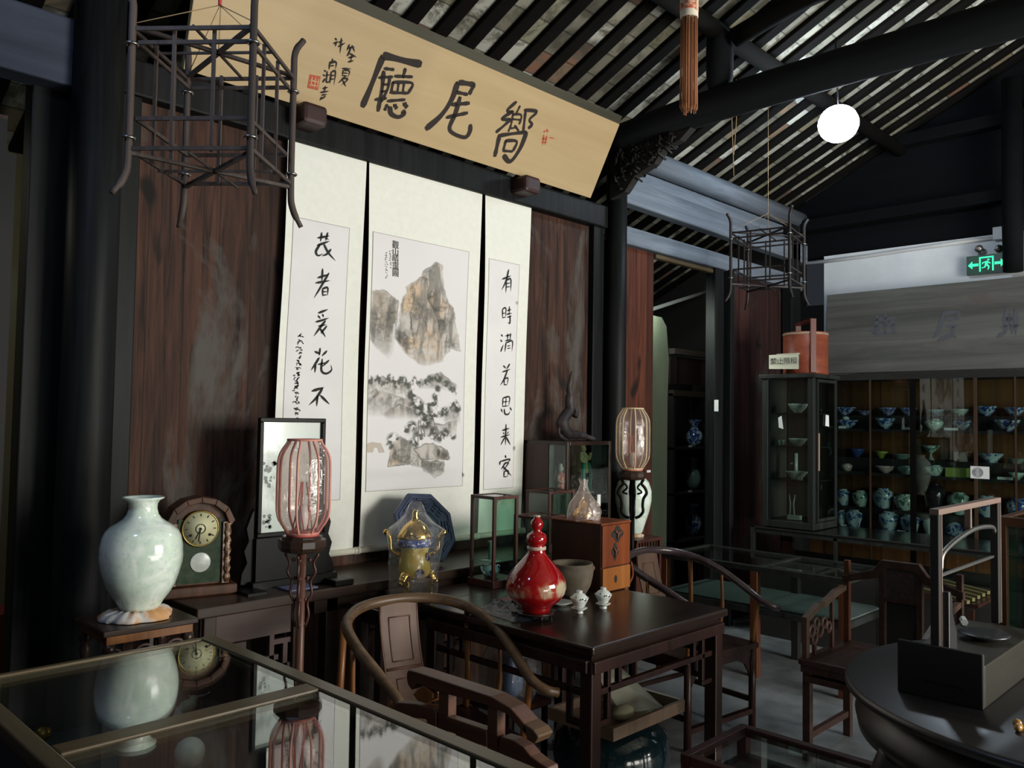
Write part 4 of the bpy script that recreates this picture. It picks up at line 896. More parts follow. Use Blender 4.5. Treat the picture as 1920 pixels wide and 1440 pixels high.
# --- celadon vase on its little stand
Vc = aty(262, 1128, 2.86)
s = mpp(Vc)
def P2(pts, s, f=1.0): return [(max(a*s, 1e-5), b*s*f) for a, b in pts]
CEL = None
m, t, out = nt('celadon glaze'); n_ = noise(t, coords(t), 13, 5, .65, 1.2); n2_ = noise(t, coords(t), 40, 3, .6)
c = ramp(t, n_, [(.34, (.64,.77,.65)), (.5, (.76,.87,.76)), (.66, (.91,.96,.91))]); c = mixc(t, ramp(t, n2_, [(.52, (0,0,0)), (.66, (.45,.45,.45))]), c, (.50,.62,.60)); bsdf(t, out, c, .16, coat=.8); CEL = m; MATS['celadon'] = m
vb = .955
vs = thing('celadon_vase', 'large pale green celadon vase with flared mouth on the small carved stool at left', 'vase', (Vc.x, 2.86, vb))
prof = [(0,0),(35,0),(37.5,6),(44,16),(54,29),(62,44),(68,62),(72.3,80),(73.6,95),(72.6,112),(69,128),(64,138),(56,146),(44,153),(34,160),(28,168),(25.4,178),(26,187),(30,193),(37,196.5),(37.5,198),(36,199.5),(33,198),(25,191),(23,180),(0,176)]
hh = (aty(262, 932, 2.86).z-vb)/199
MB().lathe([(max(a*s, 1e-5), b*hh) for a, b in prof], (0,0,0), 56).build('body', CEL, vs)
# crumpled cloth under the vase
mb = MB(); ns = 60; V = [(0,0,.03)]; F = []
for ring, (r, z) in enumerate(((.075,.026),(.090,.018),(.104,.004),(.102,-.004))):
    for k in range(ns):
        a_ = 2*PI*k/ns; q_ = r*(1+.07*math.sin(5*a_+1)+.03*math.sin(11*a_)+(.22 if math.cos(a_-PI*.9) > .86 else 0)*(ring > 0)); V.append((q_*math.cos(a_), q_*math.sin(a_)*.9, max(z+.003*math.sin(17*a_)*(1 if ring < 3 else 0), -.004)))
for k in range(ns): F.append((0, 1+k, 1+(k+1) % ns))
for rr_ in range(3):
    for k in range(ns): aa = 1+rr_*ns; F.append((aa+k, aa+ns+k, aa+ns+(k+1) % ns, aa+(k+1) % ns))
mb.add(V, F, True); o = mb.build('padding_cloth', plain('blotched cloth', (.66,.62,.58), .9, c2=(.60,.32,.14), s=7, st=(.5,.58))); o.location = (Vc.x+.002, 2.86, vb-.028)
tag(o, 'crumpled white and tan cloth pad under the large celadon vase', 'cloth')
sd = thing('vase_stool', 'small dark carved stool with an orange-edged top carrying the celadon vase', 'stool', (Vc.x, 2.86, 0), -.02)
zt_ = vb-.034
MB().bx(-.155,.150,-.125,.15, zt_-.018, zt_).build('top', W_ALTAR, sd, .004)
MB().bx(-.140,.135,-.112,.135, zt_-.045, zt_-.018).build('waist', W_HONEY, sd)
mb = MB()
for xx in (-.12, -.02, .08):
    mb.tube([(xx+.03*math.cos(a_), -.105, zt_-.085+.022*math.sin(a_)) for a_ in [2*PI*i/14 for i in range(14)]], .006, 6, closed=True)
mb.bx(-.14,.135,-.11,-.10,zt_-.125,zt_-.112); mb.bx(-.006,.006,-.11,-.10,zt_-.115,zt_-.045); mb.build('openwork', W_ALTARF, sd)
for xx in (-.128, .123):
    for yy in (-.10, .12):
        MB().lathe([(.018,zt_-.045),(.022,zt_-.07),(.012,zt_-.085),(.02,zt_-.10),(.014,zt_-.12),(.014,0.02),(.022,0)][::-1], (xx,yy,0), 10).build('leg', W_ALTAR, sd)
# --- octagonal trigram tile leaning on the wall
BT = plain('slate blue glaze', (.030,.040,.085), .35, c2=(.05,.06,.11), s=14)
bc = aty(797, 993, 3.40); bg_ = thing('trigram_tile', 'dark blue octagonal tile with raised bar patterns leaning behind the gilt censer', 'tile', (bc.x, 3.395, bc.z))
R_ = .19; rot = PI/8-.08
octo = [(R_*math.cos(rot+PI/4*i), 0, R_*math.sin(rot+PI/4*i)) for i in range(8)]
MB().prism(octo, (0,.022,0)).build('slab', BT, bg_, .004)
mb = MB()
for rad in (.165, .088):
    o8 = [(rad*math.cos(rot+PI/4*i), -.002, rad*math.sin(rot+PI/4*i)) for i in range(8)]
    for i in range(8): mb.bar(o8[i], o8[(i+1) % 8], .006, .006, (0,1,0))
for i in range(8):
    a_ = rot+PI/8+PI/4*i; cdir = Vector((math.cos(a_), 0, math.sin(a_))); td = Vector((-math.sin(a_), 0, math.cos(a_)))
    for j in range(3):
        cc = cdir*(.105+.018*j)+Vector((0,-.003,0))
        if (i*5 >> j) & 1: mb.bar(cc-td*.03, cc+td*.03, .006, .008, (0,1,0))
        else: mb.bar(cc-td*.03, cc-td*.006, .006, .008, (0,1,0)); mb.bar(cc+td*.006, cc+td*.03, .006, .008, (0,1,0))
mb.build('raised_trigrams', plain('slate blue relief', (.055,.068,.125), .4), bg_)
bg_.location = atz(799, 988, 1.065); bg_.location.y -= 0; bg_.rotation_euler = (-.42, 0, 0)
# --- gilt censer in a plastic bag on a dish
bz = .815; gp = aty(776, 1110, 2.87); s = mpp(gp); gx, gy = gp.x, 2.87
o = MB().lathe([(.06,0),(.105,.003),(.113,.011),(.109,.012),(.10,.007),(.0001,.006)], (gx+.005, gy-.005, bz), 40, ax=.75).build('oval_tray', plain('pewter tray', (.09,.085,.075), .35, .5)); tag(o, 'dark oval tray under the bagged gilt censer', 'tray')
gb = thing('gilt_censer', 'gold and yellow enamel tripod censer with domed lid and blue band, wrapped in clear plastic', 'censer', (gx, gy, bz+.012))
zq = bz
MB().lathe([(.0001,.075),(.045,.078),(.062,.09),(.067,.115),(.062,.15),(.055,.185),(.060,.20),(.066,.205)], (0,0,0), 40).build('body', GOLDY, gb)
MB().lathe([(.066,.205),(.074,.212),(.074,.232),(.068,.238)], (0,0,0), 40).build('blue_band', plain('blue enamel', (.02,.07,.30), .25, coat=.5, c2=(.35,.30,.10), s=50, st=(.55,.6)), gb)
MB().lathe([(.070,.238),(.072,.246),(.062,.268),(.045,.292),(.025,.308),(.014,.315),(.016,.322),(.010,.330),(.014,.340),(.010,.352),(.0001,.358)], (0,0,0), 40).build('domed_lid', GOLD, gb)
for k in range(3):
    a_ = -PI/2+PI*.25+k*2*PI/3; ca, sa = math.cos(a_), math.sin(a_); mb = MB()
    mb.tube(smooth_pts([(ca*.04,sa*.04,.10),(ca*.072,sa*.072,.085),(ca*.070,sa*.070,.05),(ca*.066,sa*.066,.02),(ca*.078,sa*.078,0.002)], 4), [.02]*4+[.018]*4+[.012]*4+[.010]*4+[.013], 12)
    mb.ball((ca*.078, sa*.078, .075), .018, 12); mb.ball((ca*.090, sa*.090, .065), .010, 10); mb.build('leg', GOLD, gb)
for s_ in (-1, 1):
    mb = MB(); dx_, dy_ = s_*.75, -s_*.66
    mb.tube(smooth_pts([(dx_*.06,dy_*.06,.17),(dx_*.095,dy_*.095,.19),(dx_*.10,dy_*.10,.235),(dx_*.118,dy_*.118,.262)], 4), [.008]*9+[.010]*4, 10); mb.ball((dx_*.118, dy_*.118, .262), .013, 10); mb.build('dragon_handle', GOLD, gb)
for (a_, zz) in ((-1.9, .105), (-1.15, .165)):
    mb = MB().lathe([(.0001,.0),(.010,0),(.019,.0)], (0,0,0), 20); rr_ = .0675 if zz < .12 else .062
    mb.xf(Matrix.Translation((rr_*math.cos(a_), rr_*math.sin(a_), zz)) @ Matrix.Rotation(a_+PI/2, 4, 'Z') @ Matrix.Rotation(PI/2, 4, 'X')); mb.build('flower_medallion', plain('lilac enamel', (.55,.48,.62), .3, c2=(.08,.03,.20), s=60, st=(.5,.6)), gb)
def bag(c_, prof, n=40, amp=.10, seed=1, ax=1.0):
    r_ = random.Random(seed); ph = [r_.uniform(0, 6) for _ in range(6)]; V = []; F = []; m_ = len(prof)
    for i, (r, z) in enumerate(prof):
        for k in range(n):
            a_ = 2*PI*k/n; q_ = r*(1+amp*(.5*math.sin(3*a_+ph[0]+i*.5)+.4*math.sin(7*a_+ph[1]-i*.8)+.3*math.sin(12*a_+ph[2]+i*1.7)))
            V.append((c_[0]+q_*math.cos(a_), c_[1]+q_*math.sin(a_)*ax, c_[2]+z+.004*math.sin(5*a_+ph[3]+i)))
    for i in range(m_-1):
        for k in range(n): F.append((i*n+k, i*n+(k+1) % n, (i+1)*n+(k+1) % n, (i+1)*n+k))
    return MB().add(V, F, True)
gb.scale = (1.06,1.06,1.06)
bag((0,0,.004), [(.095,.0),(.100,.03),(.098,.08),(.104,.13),(.108,.19),(.118,.25),(.112,.275),(.075,.30),(.045,.33),(.032,.365),(.018,.385)], amp=.07).build('plastic_wrap', FILM, gb)

# --- glass display cases
def gcase(name, label, x0, x1, y0, y1, z0, z1, w=.015, mat=W_CASE, cat='glass case', gm=GLASS, foot=.035, shelves=()):
    c = thing(name, label, cat, ((x0+x1)/2, (y0+y1)/2, z0)); ox, oy = (x0+x1)/2, (y0+y1)/2
    X0_, X1_, Y0_, Y1_ = x0-ox, x1-ox, y0-oy, y1-oy; H = z1-z0
    MB().bx(X0_-.006, X1_+.006, Y0_-.006, Y1_+.006, 0, foot).build('base', mat, c, .003)
    mb = MB()
    for x in (X0_, X1_-w):
        for y in (Y0_, Y1_-w): mb.bx(x, x+w, y, y+w, foot, H)
    for y in (Y0_, Y1_-w): mb.bx(X0_+w, X1_-w, y, y+w, H-w, H)
    for x in (X0_, X1_-w): mb.bx(x, x+w, Y0_+w, Y1_-w, H-w, H)
    mb.build('frame', mat, c, .002)
    for a_ in ((X0_+w, X1_-w, Y0_+.004, Y0_+.007), (X0_+w, X1_-w, Y1_-.007, Y1_-.004), (X0_+.004, X0_+.007, Y0_+w, Y1_-w), (X1_-.007, X1_-.004, Y0_+w, Y1_-w)): MB().bx(*a_, foot, H-w).build('glass_pane', gm, c)
    MB().bx(X0_+w, X1_-w, Y0_+w, Y1_-w, H-.006, H-.003).build('glass_top', gm, c)
    for z in shelves: MB().bx(X0_+w, X1_-w, Y0_+w, Y1_-w, z-.006, z+.006).build('shelf', mat, c)
    return c
a = aty(925, 1075, 2.80); z1 = aty(925, 932, 2.80).z
x1 = aty(974, 1075, 2.80).x; y1 = atx(873, 1090, a.x).y
gcase('display_case', 'tall narrow glass case holding a teapot, between the gilt censer and the gourd bottle', a.x, x1-.012, 2.80, 2.80+.165, bz, z1)
c1x, c1y = (a.x+x1)/2-.02, 2.885
tp = thing('teapot', 'little blue-and-white teapot with a tall handle inside the narrow glass case', 'teapot', (c1x-.004, c1y, bz+.036))
BW = None
def porcelain(name, base, pat, s=18, lo=.50, hi=.55, rough=.15, dist=1.0):
    m, t, out = nt(name); n_ = noise(t, coords(t), s, 4, .6, dist); c = ramp(t, n_, [(lo, base), (hi, pat)]); bsdf(t, out, c, rough, coat=.5); MATS[name] = m; return m
BW = porcelain('blue and white', (.42,.52,.55), (.03,.08,.22)); BWD = porcelain('blue and white dense', (.38,.48,.55), (.02,.05,.20), 24, .46, .52)
GW = porcelain('green white', (.40,.52,.46), (.04,.12,.09), 20, .5, .56); WH = porcelain('white ware', (.55,.62,.58), (.40,.50,.46), 6, .45, .7); CELD = porcelain('dark celadon', (.16,.25,.22), (.10,.18,.16), 8, .45, .6)
MB().lathe([(.0001,0),(.026,0),(.038,.02),(.040,.04),(.030,.058),(.022,.06),(.0001,.062)], (0,0,0), 24).build('body', BW, tp)
MB().tube(smooth_pts([(-.036,.0,.02),(-.055,.0,.035),(-.062,.0,.058)], 4), .005, 8).build('spout', BW, tp)
MB().tube(smooth_pts([(.036,0,.05),(.058,0,.048),(.055,0,.022),(.037,0,.015)], 4), .004, 8).build('handle', BW, tp)
MB().lathe([(.052,.078),(.050,.082),(.0001,.086)], (0,0,0), 24).lathe([(.013,.082),(.010,.16),(.016,.17),(.0001,.175)], (0,0,0), 16).build('candlestick_lid', CELD, tp)
a = aty(1030, 1000, 3.05); z1 = aty(1030, 922, 3.05).z; x1 = aty(1077, 1000, 3.05).x; y1 = atx(985, 1000, a.x).y
gcase('display_case', 'glass case with dark strips right of the narrow scroll, below the cabinet of figurines', a.x, x1, 3.05, min(y1, 3.40), .88, z1, foot=.05)
a = aty(975, 1040, 2.99); z1 = aty(975, 966, 2.99).z; x1 = aty(1024, 1040, 2.99).x
cq = gcase('display_case', 'low glass case with red strips directly behind the red gourd bottle', a.x, x1, 2.86, 3.04, .815, z1, foot=.02)
cq.location.y -= 0
fg = MB().lathe([(.0001,0),(.035,0),(.042,.05),(.030,.11),(.032,.16),(.022,.19),(.0001,.20)], ((a.x+x1)/2-.01, 2.95, .836), 20); tag(fg.build('clay_figure', plain('buff clay', (.32,.22,.14), .7)), 'buff clay figure inside the low glass case behind the gourd bottle', 'figurine')
# brass candlestick
p = aty(1062, 1040, 2.70); mb = MB().lathe([(.035,0),(.036,.006),(.008,.012),(.007,.05),(.012,.06),(.007,.07),(.006,.11),(.011,.12),(.006,.13),(.007,.18),(.012,.186),(.0001,.19)], (p.x, 2.70, .82), 18)
tag(mb.build('candlestick', plain('brass', (.45,.32,.10), .25, 1)), 'thin brass candlestick left of the orange-red box', 'candlestick')
# --- cabinet of figurines with driftwood on top
a = aty(1068, 830, 3.12); xl = aty(1146, 880, 3.12).x; zt2 = aty(1068, 828, 3.12).z
fc2 = gcase('figurine_cabinet', 'dark glazed cabinet holding a red and a green figurine, under the driftwood', a.x-.015, xl, 3.12, 3.46, .88, zt2, w=.022, mat=W_ALTAR, cat='cabinet', gm=GLASSDK, foot=.03)
hxw = (xl-a.x+.015)/2; MB().bx(-hxw-.002,-hxw+.010, -.02, .17, .03, zt2-.88-.02).build('side_panel', wood('brown side panel', (.03,.014,.010), (.07,.035,.028), 'z', 12, .5), fc2)
MB().bx(-hxw+.02,hxw-.02,-.14,.15,.335-.05,.345-.05).build('shelf', W_ALTAR, fc2); MB().bx(-hxw+.03,hxw*.1,.13,.135,.30,.58).build('pale_lining', plain('pale lining', (.30,.34,.30), .8), fc2)
fx = fc2.location.x
def figure(label, x, y, z, robe, head, h=.17):
    f = thing('figurine', label, 'figurine', (x, y, z))
    MB().lathe([(.0001,0),(.034,0),(.036,.02),(.030,.06),(.032,.085),(.026,.11),(.012,.125),(.0001,.127)], (0,0,0), 20).tube(smooth_pts([(-.025,-.01,.10),(-.04,-.02,.075),(-.01,-.035,.065)], 4), .011, 8).tube(smooth_pts([(.025,-.01,.10),(.042,-.01,.08),(.045,-.02,.12)], 4), .010, 8).build('robe', robe, f)
    mb = MB().ball((0,0,.142), .018, 16, (1,1,1.15)); mb.ball((0,0,.162), .012, 12); mb.build('head', head, f); return f
RED_ = plain('coral red glaze', (.60,.13,.09), .3, c2=(.60,.45,.40), s=30, st=(.5,.6)); TEAL = plain('teal glaze', (.02,.28,.20), .3); OCH = plain('ochre glaze', (.35,.36,.12), .4, c2=(.5,.5,.3), s=30)
p = aty(1051, 880, 3.28); figure('red-robed figurine in the dark glazed cabinet, seen through its left side', p.x, 3.28, 1.176, RED_, plain('pale face', (.55,.50,.44), .5))
p = aty(1093, 905, 3.20); f = figure('green-legged figurine with yellowish head in the front of the dark glazed cabinet', p.x, 3.20, 1.294, OCH, OCH)
mb = MB(); 
for s_ in (-1, 1): mb.tube(smooth_pts([(s_*.022,-.02,.06),(s_*.032,-.03,.0),(s_*.028,-.025,-.06),(s_*.03,-.03,-.11)], 4), .013, 8)
mb.build('legs', TEAL, f)
MB().bx(-.045,.045,-.05,.03,-.118,-.108).build('pedestal', WH, f)
mb = MB().lathe([(.03,0),(.036,.08),(.03,.15),(.034,.155)], (xl-.08, 3.25, 1.176), 18); tag(mb.build('dark_jar', W_FRAME), 'black jar in the right end of the figurine cabinet', 'jar')
# driftwood
dw = lambda x, y, yy=3.32: aty(980+x/5.143, 680+y/5.143, yy)
mb = MB()
pts = [dw(700,738), dw(600,710), dw(520,700), dw(440,690), dw(400,640), dw(385,570), dw(415,510), dw(455,450), dw(450,380), dw(455,300), dw(448,240), dw(462,160), dw(472,85)]
mb.tube(smooth_pts(pts, 4), [.006]+[.014]*3+[.022]*4+[.03]*4+[.040]*4+[.040]*5+[.034]*5+[.031]*5+[.027]*5+[.02]*4+[.015]*4+[.010]*3+[.005]*(49-46), 14)
mb.tube(smooth_pts([dw(360,600), dw(350,680), dw(400,735), dw(470,738), dw(530,728), dw(500,690)], 4), [.010]*6+[.016]*10+[.009]*5, 10)
mb.tube(smooth_pts([dw(500,520), dw(515,470), dw(490,400)], 4), [.02]*3+[.016]*3+[.006]*3, 10)
tag(mb.build('driftwood', plain('grey driftwood', (.018,.014,.016), .6, c2=(.05,.04,.042), s=16, bstr=.4)), 'twisted dark driftwood rising to a point on top of the figurine cabinet', 'sculpture')
# --- red gourd bottle
g = atz(1003, 1150, .82); gy = 2.27; g = aty(1003, 1150, gy); s = mpp((g.x+.02, gy, .95))
gxc = aty(1005, 1100, gy).x
gd = thing('gourd_bottle', 'glossy red gourd-shaped bottle with cream patches on its lower bulb, on a small dark stand', 'bottle', (gxc, gy, .845))
m, t, out = nt('flambe glaze'); tc = t.nodes.new('ShaderNodeTexCoord'); sp = t.nodes.new('ShaderNodeSeparateXYZ'); t.links.new(tc.outputs['Object'], sp.inputs[0])
gr = ramp(t, sp.outputs[2], [(0, (0,0,0)), (.04, (.3,.3,.3)), (.075, (1,1,1)), (.115, (1,1,1)), (.16, (.3,.3,.3)), (.2, (0,0,0))])
n_ = noise(t, coords(t, (1,1,.6)), 9, 4, .6, .8)
mu = t.nodes.new('ShaderNodeMath'); mu.operation = 'MULTIPLY'; t.links.new(gr, mu.inputs[0]); t.links.new(n_, mu.inputs[1])
c = ramp(t, mu.outputs[0], [(.37, (.30,.004,.006)), (.45, (.40,.05,.03)), (.56, (.55,.45,.31))])
n3 = noise(t, coords(t, (1,1,.5)), 34, 2, .5); c = mixc(t, ramp(t, n3, [(.70, (0,0,0)), (.74, (1,1,1))]), c, (.16,.01,.01))
bsdf(t, out, c, .08, coat=1.0)
gprof = [(0,0),(27,0),(28,8),(32,16),(45,28),(54,44),(57,60),(55,76),(48,94),(38,110),(28,124),(20,136),(16.5,146),(17,153),(16,156),(15,160),(19,168),(19.5,177),(17,186),(10,192),(8,195),(11,203),(12.5,210),(11,218),(7,223),(5.5,226),(6,231),(0,231)]
sz = (aty(1015, 966, gy).z-.845)/231
MB().lathe([(max(a_*s*1.0, 1e-5), b*sz) for a_, b in gprof], (0,0,0), 56).build('body', m, gd)
MB().lathe([(17.6*s,149*sz),(18.2*s,153*sz),(17.4*s,157*sz)], (0,0,0), 40).build('cream_ring', plain('cream glaze', (.55,.42,.34), .3), gd)
MB().lathe([(6*s,228*sz),(6.6*s,231.5*sz),(4.5*s,232*sz)], (0,0,0), 24).build('pale_rim', MATS['cream glaze'], gd)
gs = thing('gourd_stand', 'low dark round stand with curled feet under the red gourd bottle', 'stand', (gxc, gy, .82))
MB().lathe([(.058,.016),(.072,.018),(.074,.024),(.062,.0245)], (0,0,0), 32).build('ring', W_ROSE, gs)
for k in range(4):
    a_ = PI/4+k*PI/2+.3; MB().tube(smooth_pts([(.058*math.cos(a_), .058*math.sin(a_), .019), (.068*math.cos(a_), .068*math.sin(a_), .010), (.060*math.cos(a_), .060*math.sin(a_), .001)], 4), .006, 8).build('foot', W_ROSE, gs)
# --- lidded teacups
CUP = porcelain('painted teacup', (.66,.70,.66), (.04,.07,.05), 30, .60, .63, .12)
def cup(label, x, y, k=1.0, extra=True):
    c = thing('lidded_teacup', label, 'teacup', (x, y, .82), 0, None)
    MB().lathe([(.0001,.001),(.017,0),(.017,.006),(.014,.010),(.030,.020),(.034,.024),(.028,.024),(.0001,.016)], (0,0,0), 32).build('saucer', WCUP, c)
    MB().lathe([(.0001,.018),(.013,.018),(.022,.030),(.033,.050),(.0395,.066),(.038,.067),(.030,.05),(.0001,.03)], (0,0,0), 32).build('cup', CUP, c)
    MB().lathe([(.036,.061),(.034,.068),(.024,.079),(.014,.084),(.012,.086),(.013,.094),(.011,.095),(.0001,.090)], (0,0,0), 32).build('lid', CUP, c)
    c.scale = (k, k, k); return c
WCUP = plain('white cup glaze', (.66,.70,.66), .12, coat=.6)
p = atz(1086, 1150, .82); cup('nearer lidded white teacup with black writing-like marks, right of the gourd bottle', p.x, p.y, .98)
p = atz(1131, 1141, .82); cup('farther lidded white teacup, beside the orange-red box', p.x, p.y, .93)
# shallow white dish behind the gourd
p = aty(1050, 1133, 2.36); tag(MB().lathe([(.03,0),(.032,.003),(.055,.012),(.053,.014),(.0001,.005)], (p.x, 2.36, .82), 28).build('shallow_dish', plain('greyish dish', (.34,.36,.32), .3)), 'shallow pale dish between the gourd bottle and the nearer teacup', 'dish')
# --- brown stoneware bowl
p = aty(1072, 1100, 2.47); s = mpp((p.x, 2.47, .9))
mb = MB().lathe([(max(a_*s, 1e-5), b*s*.88) for a_, b in ((0,0),(26,0),(28,4),(36,20),(40,40),(41,52),(38.5,60),(40,64),(39,67),(35,66),(34,58),(34,30),(0,14))], (p.x-.002, 2.47, .82), 44)
bw = thing('stoneware_bowl', 'brown-grey unglazed stoneware bowl behind the gourd bottle', 'bowl', (0,0,0)); mb.build('body', plain('rough stoneware', (.075,.058,.036), .7, c2=(.14,.11,.075), s=14, bstr=.5), bw)
mb = MB()
for s_ in (-1, 1): mb.ball((p.x+s_*.074, 2.47-s_*.06, .82+48*s), .011, 10, (1,1,1.3))
mb.build('lug', MATS['rough stoneware'], bw)
# --- orange red wooden box with drawer
p = aty(1127, 1050, 2.39); q_ = aty(1180, 1050, 2.39); yb_ = 2.39; zt3 = aty(1127, 982, 2.39).z
xw = q_.x-p.x
ob = thing('wooden_box', 'tall orange-red box with carved openings and a drawer, on the square table', 'box', (p.x, yb_, .82))
W_OBX = W_ORANGE
H3 = zt3-.82
MB().bx(0, xw, .003, .30, 0, H3-.008).build('body', wood('dark red box side', (.03,.008,.005), (.085,.028,.016), 'z', 8, .4), ob)
MB().bx(-.006, xw+.006, -.006, .306, H3-.010, H3).build('top_board', W_OBX, ob, .003)
MB().bx(.004, xw-.004, -.006, .004, .115, H3-.012).build('front_panel', W_OBX, ob, .002)
dr = MB().bx(.004, xw-.004, -.010, .004, .004, .110).build('drawer', wood('bright orange drawer', (.22,.07,.015), (.38,.14,.035), 'z', 10, .35), ob, .003)
for (cx_, cz_, w_, h_, nm) in ((xw*.52, H3-.055, .040, .034, 'carved_roundel'), (xw*.44, H3-.135, .022, .036, 'carved_opening')):
    mb = MB(); mb.prism([(cx_+w_*math.cos(a_)*(1+.18*math.cos(4*a_)), -.0075, cz_+h_*math.sin(a_)*(1+.18*math.cos(4*a_))) for a_ in [2*PI*i/24 for i in range(24)]], (0,.002,0)); mb.build(nm, BLACKISH, ob)
    mb = MB()
    for j in range(3): a_ = j*2.1+.4; mb.tube(smooth_pts([(cx_+w_*.7*math.cos(a_), -.011, cz_+h_*.7*math.sin(a_)), (cx_, -.012, cz_), (cx_+w_*.5*math.cos(a_+2), -.011, cz_+h_*.6*math.sin(a_+2))], 3), .004, 6)
    mb.build('carving', W_OBX, ob)
MB().prism([(xw*.45+.010*math.cos(a_), -.0115, .055+.018*math.sin(a_)) for a_ in [2*PI*i/16 for i in range(16)]], (0,.002,0)).build('drawer_pull_hole', BLACKISH, dr)
MB().tube(smooth_pts([(xw+.004,.0,.02),(xw+.02,-.005,.06),(xw+.01,-.002,.12)], 4), .006, 8).build('side_moulding', W_OBX, ob)
# bagged gilt ornament on the box
bq = aty(1103, 975, 2.52); tg = thing('bagged_ornament', 'small gilt ornament in a knotted clear bag standing on the orange-red box', 'ornament', (bq.x, 2.55, zt3))
MB().lathe([(.0001,0),(.04,0),(.045,.02),(.036,.04),(.018,.055),(.020,.07),(.008,.085),(.0001,.10)], (0,0,0), 24).build('gilt_lid', GOLD, tg); tg.scale = (1.15,1.15,1.1)
bag((0,0,.001), [(.068,0),(.070,.03),(.060,.06),(.042,.09),(.024,.12),(.014,.15),(.020,.17)], amp=.12, seed=5).build('plastic_wrap', glass('pinkish film', (.93,.86,.84), 1.0, bumps=1.0, bscale=22, fres=1.5, base=.07, rough=.14, haze=.2, hcol=(.7,.58,.52)), tg)
MB().bx(.055,.075,-.03,-.026,.055,.105).build('paper_label', WPLASTIC, tg)
# --- dark plastic bags with a red print
p = atz(910, 1135, .82)
V = []; F = []; nx, ny = 26, 20; rg = np.random.RandomState(2)
hm = rg.rand(nx+1, ny+1)
mb = MB()
for i in range(nx+1):
    for j in range(ny+1):
        u, v = i/nx-.5, j/ny-.5; e = max(0, 1-(2*abs(u))**4)*max(0, 1-(2*abs(v))**4)
        V.append((p.x+.02+u*.26*(1-.25*v), 2.42+v*.30+.03*math.sin(6*u), .8215+e*(.016+.028*hm[i, j]*abs(math.sin(9*u+4*v)))))
for i in range(nx):
    for j in range(ny): a_ = i*(ny+1)+j; F.append((a_, a_+1, a_+ny+2, a_+ny+1))
pb = thing('plastic_bag', 'crumpled dark glossy plastic bag with a faded red print left of the gourd bottle', 'bag'); MB().add(V, F, True).build('film', plain('dark glossy film', (.006,.007,.009), .25, c2=(.035,.04,.05), s=24, bstr=.6), pb)
MB().add([(p.x+.02+x, 2.43+y, .866) for x, y in ((-.05,-.02),(.05,-.035),(.055,.03),(-.04,.04))], [(0,1,2,3)]).build('red_print', plain('faded red print', (.22,.03,.04), .5, c2=(.05,.02,.02), s=60, st=(.5,.6)), pb)
# --- second celadon vase at right, on a small slatted table
p = aty(1187, 1000, 3.2); s = mpp((p.x, 3.2, 1.0))
zvb = p.z
tag(MB().lathe([(max(a_*s, 1e-5), b*s) for a_, b in ((0,0),(15,0),(18,4),(23,20),(30,42),(34,62),(34,80),(29,96),(20,106),(13,112),(16,118),(13,118),(0,106))], (p.x, 3.2, zvb), 40).build('celadon_vase', CEL), 'pale green vase half hidden behind the black lantern pole at right', 'vase')
o = MB().lathe([(.055,0),(.058,.012),(.03,.02),(.0001,.021)], (p.x+.02, 3.2, zvb-.022), 14).build('padding_cloth', MATS['blotched cloth']); tag(o, 'crumpled cloth under the pale vase behind the black lantern pole', 'cloth')
vt = thing('slatted_stand', 'small reddish slatted stand carrying the pale vase at right', 'stand', (p.x, 3.2, 0)); zz = zvb-.022
MB().bx(-.12,.16,-.12,.12,zz-.02,zz).build('top', W_CASE, vt, .003); mb = MB()
for k in range(9): mb.bx(-.10+k*.03, -.092+k*.03, -.105, -.095, zz-.09, zz-.02)
mb.bx(-.11,.15,-.107,-.093,zz-.10,zz-.09).build('slat_rail', W_CASE, vt)
for x in (-.105, .145):
    for y in (-.10, .10): MB().bx(x-.01, x+.01, y-.01, y+.01, 0, zz-.02).build('leg', W_CASE, vt)
o = MB().bx(0,.045,0,.004,0,.016).build('paper_tag', WPLASTIC); pq = aty(1213, 886, 3.45); o.location = (pq.x, 3.45, pq.z); tag(o, 'little white paper tag on the red plank door leaf beside the lantern plate', 'tag')
# ================================================================== UNDER AND AROUND THE SQUARE TABLE
p = aty(1150, 1400, 2.22)
jr = thing('glazed_jar', 'large dark teal glazed jar on the floor under the square table', 'jar', (2.90, 2.22, 0))
MB().lathe([(.0001,0),(.15,0),(.20,.06),(.245,.16),(.25,.22),(.235,.29),(.19,.335),(.17,.345),(.175,.36),(.15,.36),(.14,.33)], (0,0,0), 48).build('body', plain('dark teal glaze', (.006,.022,.030), .12, coat=.8, c2=(.012,.035,.045), s=8), jr)
ty = thing('shallow_tray', 'shallow bare-wood tray of papers resting on the teal jar under the square table', 'tray', (2.90, 2.18, .362), .0)
mb = MB().bx(-.26,.24,-.17,.17,0,.010); mb.bx(-.26,.24,-.17,-.155,.01,.05).bx(-.26,.24,.155,.17,.01,.05).bx(-.26,-.245,-.155,.155,.01,.05)
mb.build('tray_body', W_PALE, ty); MB().bx(.222,.24,-.155,.155,.01,.05).build('end_board', wood('pale worn board', (.35,.32,.26), (.50,.46,.38), 'y', 10, .6), ty)
PAP = plain('yellowed paper', (.40,.40,.30), .8, c2=(.48,.47,.38), s=6)
o = MB().prism([(-.04,-.02,.012),(.15,-.10,.012),(.10,.13,.17),(-.06,.14,.19)], (.004,-.004,.0)).build('paper_sheet', PAP); o.location = (2.93, 2.18, .362); tag(o, 'leaning grey-yellow sheet of paper in the tray under the table', 'paper')
